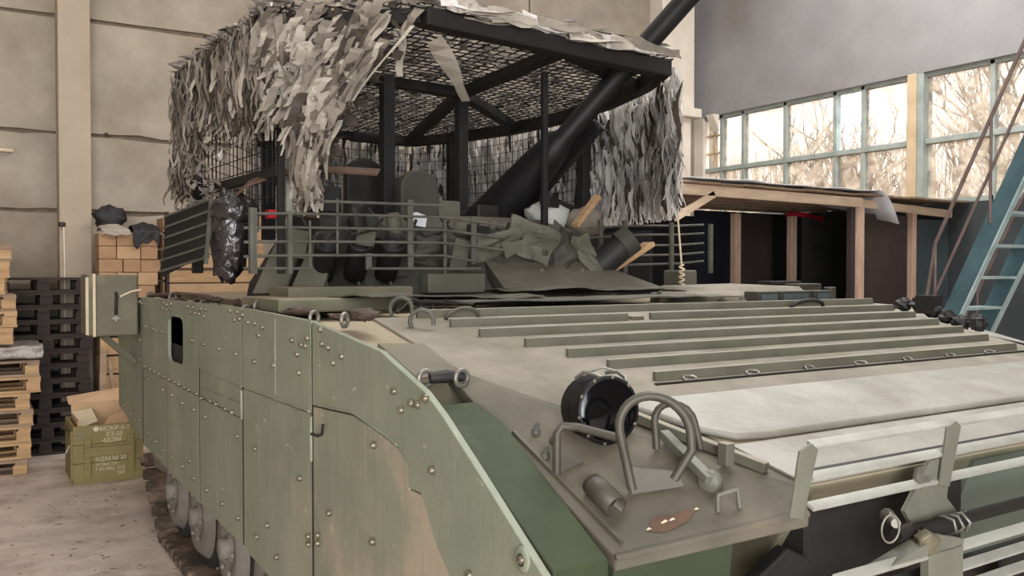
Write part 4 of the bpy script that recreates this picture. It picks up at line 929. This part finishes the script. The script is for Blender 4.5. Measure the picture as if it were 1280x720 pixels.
# -- net laid over the roof
netf = thing('camouflage_net', 'dark leafy camouflage net laid flat over the roof of the turret cage', 'camouflage net', (2.6, 5.4, ZR+.05))
poly = [(1.83, 3.62), (1.2, 4.1), (1.12, 5.75), (2.0, 7.1), (2.9, 7.38), (3.58, 7.4), (3.85, 6.9), (3.97, 6.15), (3.97, 5.4), (3.9, 4.75), (3.72, 4.2), (3.48, 3.74)]
rf = MB(); cnt = 0
while cnt < 4200:
    x, y = rn.uniform(1.1, 4.0), rn.uniform(3.6, 7.4)
    if not inside((x, y), poly): continue
    cnt += 1
    c = V((x, y, ZR+.06+rn.uniform(-.02, .05)))
    a = rn.gauss(.1, .5); u_ = V((math.cos(a), math.sin(a), rn.uniform(-.25, .25))).normalized(); w_ = u_.cross(V((rn.uniform(-.6, .6), rn.uniform(-.6, .6), 1))).normalized()
    l_, h_ = rn.uniform(.05, .16), rn.uniform(.012, .03)
    m1 = c + w_*rn.uniform(-.01, .01)
    rf.add([c-u_*l_/2, m1-w_*h_, c+u_*l_/2, m1+w_*h_], [(0, 1, 2, 3)])
rf.build('roof_leaves', 'roof_net', netf, kind='stuff')
gm = MB()
for k in range(40):
    x = 1.15+.072*k
    ys = [y/50 for y in range(170, 380) if inside((x, y/50), poly)]
    if ys: gm.beam((x, min(ys), ZR+.05), (x, max(ys), ZR+.05), .006, .006)
for k in range(52):
    y = 3.65+.072*k
    xs_ = [x/50 for x in range(50, 205) if inside((x/50, y), poly)]
    if xs_: gm.beam((min(xs_), y, ZR+.05), (max(xs_), y, ZR+.05), .006, .006)
gm.build('net_cords', 'cage_steel', netf, kind='stuff')
# fringe of cloth along the front roof beam
for k in range(34):
    t = rn.random()*.74; p = V((1.83, 3.63, ZR+.062)).lerp(V((3.46, 3.73, ZR+.032)), t) + V((0, rn.uniform(-.02, .05), rn.uniform(-.015, .02)))
    q_ = p + V((rn.uniform(.25, .45), .02, rn.uniform(-.02, .012)))
    strip_mesh(p, q_, rn.uniform(.05, .085), V((0, .45, 1)).normalized(), rn, .008, 6).build('fabric_strip', rn.choice(['net_light', 'net_light', 'net_white', 'net_beige']), netf, thick=.002)
# loose rags hanging from the roof beams
o = strip_mesh(V((1.95, 3.80, 2.93)), V((2.30, 4.10, 2.72)), .085, V((.75, -.35, .55)).normalized(), rn, .015).build('rag_strip', 'net_light', None, thick=.002)
tag(o, 'long pale rag stretched under the cage roof beside the front beam', 'rag')
o = strip_mesh(V((1.76, 3.80, 2.95)), V((1.78, 3.82, 2.74)), .05, V((.9, -.3, 0)).normalized(), rn, .02).build('rag_strip', 'net_light', None, thick=.002)
tag(o, 'short pale rag dangling below the near cage corner', 'rag')
# white cloth and wire hanging from above the net
o = strip_mesh(V((1.285, 4.14, 3.42)), V((1.235, 4.13, 3.05)), .045, V((1, 0, 0)), rn, .03).build('cloth_ribbon', 'white_sheet', None, thick=.002)
tag(o, 'thin white ribbon rising above the left corner of the cage net', 'ribbon')

o = MB().tube([(1.30, 4.15, 7.5), (1.30, 4.15, 5.0), (1.30, 4.15, 3.06)], .004, 5).build('hanging_wire', 'dark_steel', None, smooth=True)
tag(o, 'thin wire hanging from the ceiling down to the cage net', 'wire')

# ================================================================== THINGS ON THE VEHICLE
o = MB().blob((1.19, 4.64, 2.02), (.09, .09, .20), .25, 5, 18, 14, 2).blob((1.20, 4.62, 2.13), (.11, .10, .09), .2, 5, 16, 10, 8).blob((1.17, 4.66, 1.86), (.07, .07, .10), .3, 6, 16, 10, 5).build('plastic_bag', 'black_plastic', None, smooth=True)
tag(o, 'shiny black plastic bag hanging on the left turret slats', 'bag')
o = MB().blob((3.12, 4.55, 2.16), (.13, .10, .10), .2, 4, 16, 10, 12).build('white_sack', 'white_sack', None, smooth=True)
tag(o, 'white sack lying on the turret beside the gun', 'sack')
o = MB().beam((3.30, 4.50, 2.10), (3.52, 4.55, 2.30), .055, .03).build('wood_board', 'wood_pale', None, bevel=.003); tag(o, 'pale wooden board leaning up beside the white sack on the turret', 'board')
o = MB().beam((3.42, 4.3, 1.82), (3.78, 4.34, 1.99), .10, .03).build('wood_board', 'wood_pale', None, bevel=.003); tag(o, 'pale wooden board slanting behind the right turret slats', 'board')
o = MB().blob((3.55, 4.75, 2.14), (.16, .12, .10), .2, 4, 16, 10, 15).build('cloth_bundle', 'net_beige', None, smooth=True); tag(o, 'beige cloth bundle on the turret under the hanging grey net', 'bundle')
o = MB().blob((3.0, 5.1, 2.16), (.22, .14, .12), .2, 4, 16, 10, 17).build('cloth_bundle', 'purple_plastic', None, smooth=True); tag(o, 'dark purple bundle on the turret behind the gun sleeve', 'bundle')
o = MB().prism([(2.02, 2.06), (2.12, 2.05), (2.13, 2.11), (2.07, 2.13), (2.02, 2.12)], 4.25, 4.27, 'y').build('paper_scrap', 'white_sheet', None); tag(o, 'crumpled white paper scrap above the turret slats beside the upright hatch lid', 'paper')
o = MB().bx(1.47, 1.60, 4.6, 4.8, 2.12, 2.28).build('cardboard_box', 'white_sack', None, bevel=.004); tag(o, 'small off white box on the turret behind the hanging net', 'box')
o = MB().bx(1.36, 1.45, 4.55, 4.62, 2.09, 2.135).build('red_packet', 'red_cloth', None, bevel=.004); tag(o, 'small red packet on the turret beside the off white box', 'packet')

# metal stowage case hung on the rear of the side plates
sc = thing('stowage_case', 'olive metal case with pale straps hung on the rear end of the side plates', 'case', (.92, 7.0, 1.34))
body = MB().bx(.80, 1.085, 6.85, 7.22, 1.345, 1.785).build('case_body', 'case_green', sc, bevel=.015)
MB().bx(.745, .795, 6.84, 7.24, 1.35, 1.79).build('case_lid', 'case_green', sc, bevel=.012)
MB().bx(.782, .802, 6.835, 7.24, 1.345, 1.795).build('rim_strip', 'pale_strap', sc, bevel=.004)
MB().bx(.735, .755, 6.83, 6.842, 1.36, 1.77).build('rim_strip', 'pale_strap', sc, bevel=.003)
MB().tube([(.935, 6.845, 1.66), (.935, 6.82, 1.64), (.93, 6.815, 1.56), (.93, 6.82, 1.51), (.935, 6.845, 1.50)], .010, 8).build('case_handle', 'dark_steel', sc, smooth=True)
MB().box((.935, 6.838, 1.475), (.055, .014, .02)).box((.935, 6.838, 1.475), (.016, .016, .05)).build('case_latch', 'worn_steel', sc, bevel=.002)
MB().tube([(.96, 6.83, 1.63), (1.03, 6.82, 1.665), (1.10, 6.82, 1.68)], .008, 6).build('tie_rope', 'pale_strap', sc, smooth=True)
MB().beam((.86, 7.05, 1.35), (1.10, 7.1, 1.12), .03, .045).build('case_bracket', 'case_green', sc, bevel=.004)

# ================================================================== AMMO BOX ON THE FLOOR
ab = thing('ammunition_box', 'olive wooden ammunition box with white stencilling on the floor behind the track', 'box', (1.05, 8.5, 0))
bx0, bx1, by0, by1, bz = .775, 1.33, 8.2, 8.85, .50
t_ = .022
for k in range(3):
    z0 = .02+k*(bz-.02)/3; z1 = .02+(k+1)*(bz-.02)/3-.003
    MB().bx(bx0, bx1, by0, by0+t_, z0, z1).build('plank', 'ammo_green', ab, bevel=.003)
    MB().bx(bx0, bx1, by1-t_, by1, z0, z1).build('plank', 'ammo_green', ab, bevel=.003)
    MB().bx(bx0, bx0+t_, by0+t_, by1-t_, z0, z1).build('plank', 'ammo_green', ab, bevel=.003)
    MB().bx(bx1-t_, bx1, by0+t_, by1-t_, z0, z1).build('plank', 'ammo_green', ab, bevel=.003)
MB().bx(bx0, bx1, by0, by1, 0, .02).build('box_bottom', 'ammo_green', ab)
for x in (.885, 1.225): MB().bx(x-.028, x+.028, by0-.024, by0, .06, .40).build('batten', 'ammo_green', ab, bevel=.004)
MB().bx(.855, 1.255, by0-.05, by0-.022, .235, .315).build('batten', 'ammo_green', ab, bevel=.006)
MB().bx(bx0-.018, bx0, by0+.0, by0+.05, .04, .46).build('batten', 'ammo_green', ab, bevel=.004)
for z in (.40, .44): MB().bx(bx0+.0, bx0+.10, by0-.004, by0, z-.004, z+.004).build('hinge_strap', 'worn_steel', ab)
for (y) in (8.3, 8.5): MB().tube([(bx0-.012, y, .47), (bx0-.02, y, .44), (bx0-.014, y, .41)], .005, 6).build('latch', 'dark_steel', ab, smooth=True)
MB().tube([(1.29, by0-.004, .49), (1.33, by0-.02, .455), (1.345, by0-.01, .40), (1.34, by0+.02, .36)], .008, 6).build('rope_handle', 'dark_steel', ab, smooth=True)
MB().add([(bx0-.012, 8.3, .33), (bx0-.012, 8.36, .32), (bx0-.05, 8.34, .25), (bx0-.04, 8.28, .27)], [(0, 1, 2, 3)]).build('paper_tag', 'white_sheet', ab, thick=.002)
def text(body, loc, size, m, parent, rz=0, name='stencil_text', rx=PI/2):
    cu = bpy.data.curves.new('txt', 'FONT'); cu.body = body; cu.size = size; cu.extrude = .0006
    tmp = bpy.data.objects.new('txt', cu); COL.objects.link(tmp)
    bpy.context.view_layer.update()
    me = bpy.data.meshes.new_from_object(tmp.evaluated_get(bpy.context.evaluated_depsgraph_get()))
    bpy.data.objects.remove(tmp); me.materials.clear(); me.materials.append(MATS[m])
    o = bpy.data.objects.new(name, me); COL.objects.link(o); o.parent = parent
    o.location = V(loc)-ORG[parent]; o.rotation_euler = (rx, 0, rz); ORG[o] = V(loc); return o
text('МОКР-0-2', (.98, by0-.002, .445), .052, 'stencil_white', ab)
text('УЗ-03', (1.03, by0-.002, .395), .052, 'stencil_white', ab)
text('4ДЗМ', (1.005, by0-.002, .345), .052, 'stencil_white', ab)
text('ЯДМ.М 203', (.945, by0-.002, .185), .052, 'stencil_white', ab)
text('10 ВЫСТР.', (.945, by0-.002, .145), .036, 'stencil_white', ab)
text('1-82-МЦ  313', (.945, by0-.002, .105), .040, 'stencil_white', ab)
text('203', (1.12, by0-.002, .06), .04, 'stencil_white', ab)
MB().lathe([(.022, 0), (0, .001)], (.955, by0-.001, .465), (0, -1, 0), 14).build('stencil_mark', 'stencil_white', ab)
cb = thing('cardboard_box', 'open cardboard carton standing inside the ammunition box', 'box', (1.05, 8.5, .02))
MB().bx(.82, 1.29, 8.25, 8.26, .03, .46).build('carton_side', 'cardboard', cb); MB().bx(.82, 1.29, 8.79, 8.80, .03, .62).build('carton_side', 'cardboard', cb)
MB().bx(.82, .83, 8.26, 8.79, .03, .54).build('carton_side', 'cardboard', cb); MB().bx(1.28, 1.29, 8.26, 8.79, .03, .54).build('carton_side', 'cardboard', cb)
MB().bx(.83, 1.28, 8.26, 8.79, .03, .04).build('carton_bottom', 'cardboard', cb)
MB().add([(.80, 8.80, .61), (1.29, 8.80, .62), (1.27, 8.95, .72), (.80, 8.97, .66)], [(0, 1, 2, 3)]).build('carton_flap', 'cardboard', cb, thick=.006)
MB().add([(1.0, 8.25, .46), (1.29, 8.25, .46), (1.30, 8.40, .60), (1.08, 8.36, .54)], [(0, 1, 2, 3)]).build('carton_flap', 'carton_tan_b', cb, thick=.006)
MB().add([(.82, 8.26, .47), (.82, 8.79, .54), (.98, 8.72, .57), (.98, 8.3, .52)], [(0, 1, 2, 3)]).build('carton_flap', 'pale_strap', cb, thick=.006)

# ================================================================== PALLETS
def pallet_proto(w, d, mt, mb_):
    parts = []
    bw = d/6.2
    for k in range(5): parts.append(('deck_board', MB().box((0, -d/2+bw/2+(d-bw)*k/4, .133), (w, bw, .022)), mt))
    for x in (-w/2+.05, 0, w/2-.05): parts.append(('cross_board', MB().box((x, 0, .111), (.1, d, .022)), mt))
    for x in (-w/2+.06, 0, w/2-.06):
        for y in (-d/2+.06, 0, d/2-.06): parts.append(('block', MB().box((x, y, .061), (.11, .11, .078)), mb_))
    for y in (-d/2+.06, 0, d/2-.06): parts.append(('skid_board', MB().box((0, y, .011), (w, .10, .022)), mt))
    return [(nm, m_.mesh(nm, mm)) for nm, m_, mm in parts]
ORD = ['lowest', 'second', 'third', 'fourth', 'fifth', 'sixth', 'seventh', 'eighth', 'ninth', 'tenth', 'eleventh', 'twelfth', 'thirteenth', 'fourteenth']
pA = pallet_proto(1.2, .78, 'wood_pale', 'wood_pale'); pB = pallet_proto(.80, .72, 'wood_dark', 'wood_dark'); pC = pallet_proto(1.2, .78, 'wood_grey', 'wood_pale')
def pallet(proto, loc, rz, label, grp):
    r = thing('wooden_pallet', label, 'pallet', loc, grp); r.rotation_euler = (0, 0, rz)
    for nm, me in proto:
        c = bpy.data.objects.new(nm, me); COL.objects.link(c); c.parent = r
z = 0
for k in range(13):
    if k == 7: z += .15
    pallet(pA if k % 3 else pC, (-.09 + (.06 if k in (5, 6) else 0) - (.10 if k > 6 else 0) - (.05 if k > 9 else 0) + rnd(-.02, .02), 9.25, z), rnd(-.07, .05), f'pale wooden pallet, {ORD[k]} from the floor in the stack at the left edge', 'pallets in the pale stack')
    z += .146
for k in range(12):
    pallet(pB, (.68+.02*math.sin(k*2.1), 10.06, k*.146), rnd(-.03, .03), f'dark wooden pallet, {ORD[k]} from the floor in the stack by the wall column', 'pallets in the dark stack')
# plastic film bundle between the pallets
def film(a, b):
    x = -.68+1.24*a; y = 8.83+.8*b
    return (x, y, 1.10 + .055*noise.noise(V((x*6, y*6, 2))) - (.0))
fm = MB()
vsx = 26
def filmsurf(a, b):
    ang = 2*PI*b
    x = -.66+1.26*a; cy, cz = 9.24, 1.092
    ry, rz_ = .40, .062
    y = cy+ry*max(-1, min(1, 1.3*math.cos(ang))); zz = cz+rz_*max(-1, min(1, 1.25*math.sin(ang)))
    k = .018*noise.noise(V((x*9, y*9, zz*20)))
    return (x+k, y+k, zz+k*.6)
fm.quadsheet(filmsurf, 26, 28)
o = fm.build('plastic_film_roll', 'clear_wrap', None, smooth=True); tag(o, 'crumpled clear plastic film lying between pallets in the stack at the left edge', 'plastic film')
# leaning board behind the vehicle
o = MB().beam((1.09, 8.95, .02), (1.19, 9.6, 1.02), .06, .025).build('leaning_board', 'wood_grey', None, bevel=.003); tag(o, 'narrow board leaning behind the vehicle above the ammunition box', 'board')
o = MB().beam((1.25, 8.93, .02), (1.20, 9.25, .95), .03, .025).build('leaning_board', 'wood_grey', None, bevel=.003); tag(o, 'thin stick leaning beside the narrow board behind the vehicle', 'stick')

# ================================================================== CARTONS BEHIND
base = thing('wooden_crate', 'large wooden crate by the wall carrying the tan cartons', 'crate', (1.8, 10.0, 0))
for k in range(8): MB().bx(1.18, 2.9, 9.75, 9.775, .01+k*.19, .18+k*.19).build('crate_board', 'wood_pale', base, bevel=.003)
for k in range(8): MB().bx(1.18, 1.205, 9.775, 10.2, .01+k*.19, .18+k*.19).build('crate_board', 'wood_pale', base, bevel=.003)
MB().bx(1.2, 2.88, 9.78, 10.2, 0, 1.53).build('crate_core', 'wood_dark', base)
nn = 0
rc = random.Random(4)
zrow = 1.535
for r in range(5):
    x = 1.18 + (.0 if r % 2 else .0); h = .135
    w0 = 0
    while x < 1.74:
        w = rc.choice([.17, .2, .23]); w = min(w, 1.78-x)
        if w < .08: break
        nn += 1
        c = MB().bx(x, x+w-.006, 9.78+rc.uniform(0, .02), 10.15, zrow, zrow+h-.004).build('tan_carton', rc.choice(['carton_tan', 'carton_tan_b']), None, bevel=.006)
        tag(c, f'tan carton, {["first","second","third","fourth"][w0]} from the wall column in row {["one","two","three","four","five"][r]} of the pile by the column', 'carton', 'cartons piled by the wall column')
        x += w; w0 += 1
    zrow += h
# second wooden rack at the right with slatted front
rk = thing('wooden_crate', 'slatted wooden crate standing beside the tan carton pile under the turret slats', 'crate', (2.3, 9.9, 1.53))
MB().bx(1.82, 1.85, 9.74, 9.78, 1.535, 2.44).build('corner_post', 'wood_dark', rk)
for k in range(6): MB().bx(1.85, 2.85, 9.76, 9.79, 1.54+k*.155, 1.54+k*.155+(.125 if k % 2 else .14)).build('crate_board', 'wood_pale' if k % 2 else 'carton_tan', rk, bevel=.003)
MB().bx(1.86, 2.84, 9.80, 10.15, 1.535, 2.40).build('crate_core', 'wood_grey', rk)
for k in range(5): MB().bx(1.80, 1.815, 9.8, 10.15, 1.55+k*.17, 1.70+k*.17).build('crate_board', 'carton_tan_b', rk, bevel=.003)
mat('grey_sackcloth', (156, 145, 132), (132, 121, 108), 6, .9, bump=.2)
def drape(x0, x1, hang, bulge, seed, z0=2.215):
    def fn(a, b):
        x = x0+(x1-x0)*a; e_ = .05*noise.noise(V((b*3, seed, 1)))
        if b < .7: y = 10.12-(10.12-9.765)*b/.7; z = z0+.012+bulge*max(0, math.sin(PI*b/.7))*(.6+.4*math.sin(PI*a))
        else: y = 9.762-.01*(b-.7); z = z0+.012-hang*(b-.7)/.3*(.75+.5*noise.noise(V((a*3.3, seed, 3))))
        k = .03*noise.noise(V((x*11, y*9+z*9, seed)))
        return (x+e_, y-abs(k)*.6, z+abs(k))
    return MB().quadsheet(fn, 20, 24)
o = drape(1.20, 1.47, .06, .07, 3).build('grey_sack', 'grey_sackcloth', None, smooth=True, thick=.006); tag(o, 'pale grey sack spread over the left end of the tan carton pile', 'sack')
o = drape(1.50, 1.76, .17, .09, 8).build('jacket', 'black_cloth', None, smooth=True, thick=.008); tag(o, 'dark jacket slumped over the front edge of the tan cartons', 'jacket')
o = MB().blob((1.32, 10.06, 2.38), (.15, .07, .12), .22, 4, 16, 12, 41).build('black_bag', 'black_cloth', None, smooth=True); tag(o, 'black bag behind the grey sack next to the wall column', 'bag')
# ================================================================== WALL BITS
wi = thing('wall_insulator', 'dark ring insulator with a pale cable on the wall column', 'insulator', (.89, 10.2, 2.3))
MB().lathe([(.0, 0), (.03, 0), (.038, .01), (.03, .022), (.038, .034), (.03, .046), (0, .05)], (.885, 10.235, 2.28), (0, 0, 1), 14).build('insulator_body', 'porcelain', wi, smooth=True)
MB().tube([(.90, 10.23, 2.28), (.905, 10.23, 1.9), (.905, 10.23, .6)], .008, 6).build('cable', 'white_plaster', wi, smooth=True)
o = MB().tube([(.20, BY-.03, 3.07), (.46, BY-.05, 3.06)], .02, 8).build('wall_bracket', 'pale_strap', None, smooth=True); tag(o, 'short pale rod fixed to the back wall at the left edge', 'rod')
for (x, z, l) in [(1.35, 3.31, 'dark anchor hole in the back wall beside the column at the joint'), (2.2, 5.0, 'dark anchor hole high in the back wall above the net')]:
    o = MB().lathe([(.02, -.004), (.024, -.01), (.012, -.016), (0, -.016)], (x, BY-.001, z), (0, 1, 0), 10).build('wall_anchor', 'porcelain', None); tag(o, l, 'anchor')

# ================================================================== SHELTER AT THE RIGHT
sh = thing('wooden_shelter', 'low wooden lean-to shelter with dark panels under the windows', 'shelter', (7.8, 7.0, 0))
SY = 6.0
MB().beam((5.50, SY, 2.575), (8.22, SY, 2.555), .05, .10).build('front_beam', 'beam_wood', sh, bevel=.004)
MB().beam((8.22, SY+.05, 2.555), (10.05, SY+.1, 2.50), .05, .09).build('front_beam', 'beam_wood', sh, bevel=.004)
MB().beam((5.52, SY, 2.54), (5.50, 8.3, 2.62), .05, .10).build('side_beam', 'wood_grey', sh, bevel=.004)
MB().beam((5.52, SY-.01, 2.30), (6.02, SY-.01, 2.545), .03, .07).build('brace', 'beam_wood', sh, bevel=.004)
for k, (x, y, w) in enumerate([(8.18, SY, .10), (9.28, SY+.1, .08), (7.9, 7.5, .10), (8.9, 7.5, .10), (5.56, 8.2, .09)]):
    MB().bx(x-w/2, x+w/2, y-.04, y+.04, 0, 2.51).build('post', 'wood_post', sh, bevel=.004)
MB().bx(8.06, 8.13, SY+.0, SY+.06, 0, 2.5).build('post', 'panel_brown', sh, bevel=.003)
for k in range(16):
    x0 = 5.42+k*.292
    MB().prism([(SY-.12, 2.625-.004*(k % 3)), (8.4, 2.70), (8.4, 2.72), (SY-.12, 2.645-.004*(k % 3))], x0, x0+.286, 'x').build('roof_board', 'wood_grey', sh)
for k in range(5): MB().beam((5.6, SY+.5+k*.45, 2.60+.012*k), (10.0, SY+.5+k*.45, 2.60+.012*k), .05, .05).build('rafter', 'wood_grey', sh)
px = [5.6, 6.35, 7.15, 7.95, 8.75, 9.4, 10.0]
pm = ['panel_black', 'panel_navy', 'panel_black', 'panel_navy', 'panel_brown', 'panel_black']
for k in range(6): MB().bx(px[k]+.01, px[k+1]-.01, 8.25, 8.28, 0, 2.52 if k < 3 else 2.60).build('back_panel', pm[k], sh)
MB().bx(8.3, 9.2, 6.10, 6.12, 0, 2.45).build('front_panel', 'panel_brown', sh)
MB().bx(9.33, 10.05, 6.12, 6.14, 0, 2.42).build('front_panel', 'panel_teal', sh)
MB().bx(5.5, 5.53, 6.3, 8.2, 0, 2.2).build('side_panel', 'panel_black', sh)
def tarp(a, b):
    x = 5.6+3.05*a; y = SY-.17+1.4*b
    z = 2.668 + .02*noise.noise(V((x*3, y*3, 1))) + .028*b
    if a > .86: z += .045*math.sin((a-.86)/.14*PI) - (.34*((a-.86)/.14)**2)*(1-b)
    return (x, y, z)
o = MB().quadsheet(tarp, 40, 10).build('tarpaulin', 'white_sheet', None, thick=.004, smooth=True); tag(o, 'pale tarpaulin spread on the shelter roof with one corner hanging down', 'tarpaulin')
o = MB().quadsheet(lambda a, b: (8.9+.75*a, 7.6+.03*math.sin(9*a), 2.50+.06*b+.02*math.sin(5*a)), 14, 3).build('red_cloth', 'red_cloth', None, thick=.004); tag(o, 'red cloth hung under the shelter roof', 'cloth')
o = MB().bx(7.2, 7.5, 7.9, 8.1, 2.45, 2.53).build('shelf_box', 'pale_strap', None, bevel=.004)
bpy.data.objects.remove(o)

# steel stair at the right
st = thing('steel_stair', 'steep blue steel stair with handrails at the right edge', 'stair', (7.3, 4.9, 0))
k_ = -2.155
def sy(z): return 4.227-(z-1.5)/2.155
for x in (7.0, 7.6):
    s_ = MB().prism([(sy(0)-.10, 0), (sy(0)+.06, 0), (sy(4.6)+.06, 4.6), (sy(4.6)-.10, 4.6)], x-.02, x+.02, 'x').build('stringer', 'stair_blue', st, bevel=.004)
    MB().prism([(sy(0)-.115, 0), (sy(0)-.10, 0), (sy(4.6)-.10, 4.6), (sy(4.6)-.115, 4.6)], x-.03, x+.03, 'x').build('stringer_edge', 'stair_edge', s_)
for k in range(17):
    z = .2+.26*k
    MB().bx(7.02, 7.58, sy(z)-.10, sy(z)+.08, z-.012, z+.012).build('tread', 'stair_edge', st, bevel=.003)
for x in (6.98, 7.62):
    MB().tube([(x, sy(.9), 1.2), (x, sy(1.2), 1.2+.85), (x, sy(4.4), 4.4+.85)], .016, 8).build('handrail', 'rail_brown', st, smooth=True)
    MB().tube([(x, sy(1.2), 1.2+.42), (x, sy(4.4), 4.4+.42)], .013, 8).build('handrail', 'rail_brown', st, smooth=True)
    for z in (1.2, 2.2, 3.2, 4.2): MB().tube([(x, sy(z), z), (x, sy(z), z+.85)], .012, 8).build('baluster', 'rail_brown', st, smooth=True)

# ================================================================== FLOOR DEBRIS
db = MB()
rd_ = random.Random(8)
for k in range(420):
    x, y = rd_.uniform(-1.6, 1.12), rd_.uniform(3.6, 9.0)
    if x > .7 and y > 8.1: continue
    s_ = rd_.uniform(.004, .016)
    db.box((x, y, s_*.14), (s_*rd_.uniform(.6, 3.0), s_, s_*.28), Matrix.Rotation(rd_.uniform(0, 6), 3, 'Z'))
o = db.build('floor_debris', 'chip_wood', None, kind='stuff'); tag(o, 'wood chips and grit scattered over the dusty floor', 'debris')
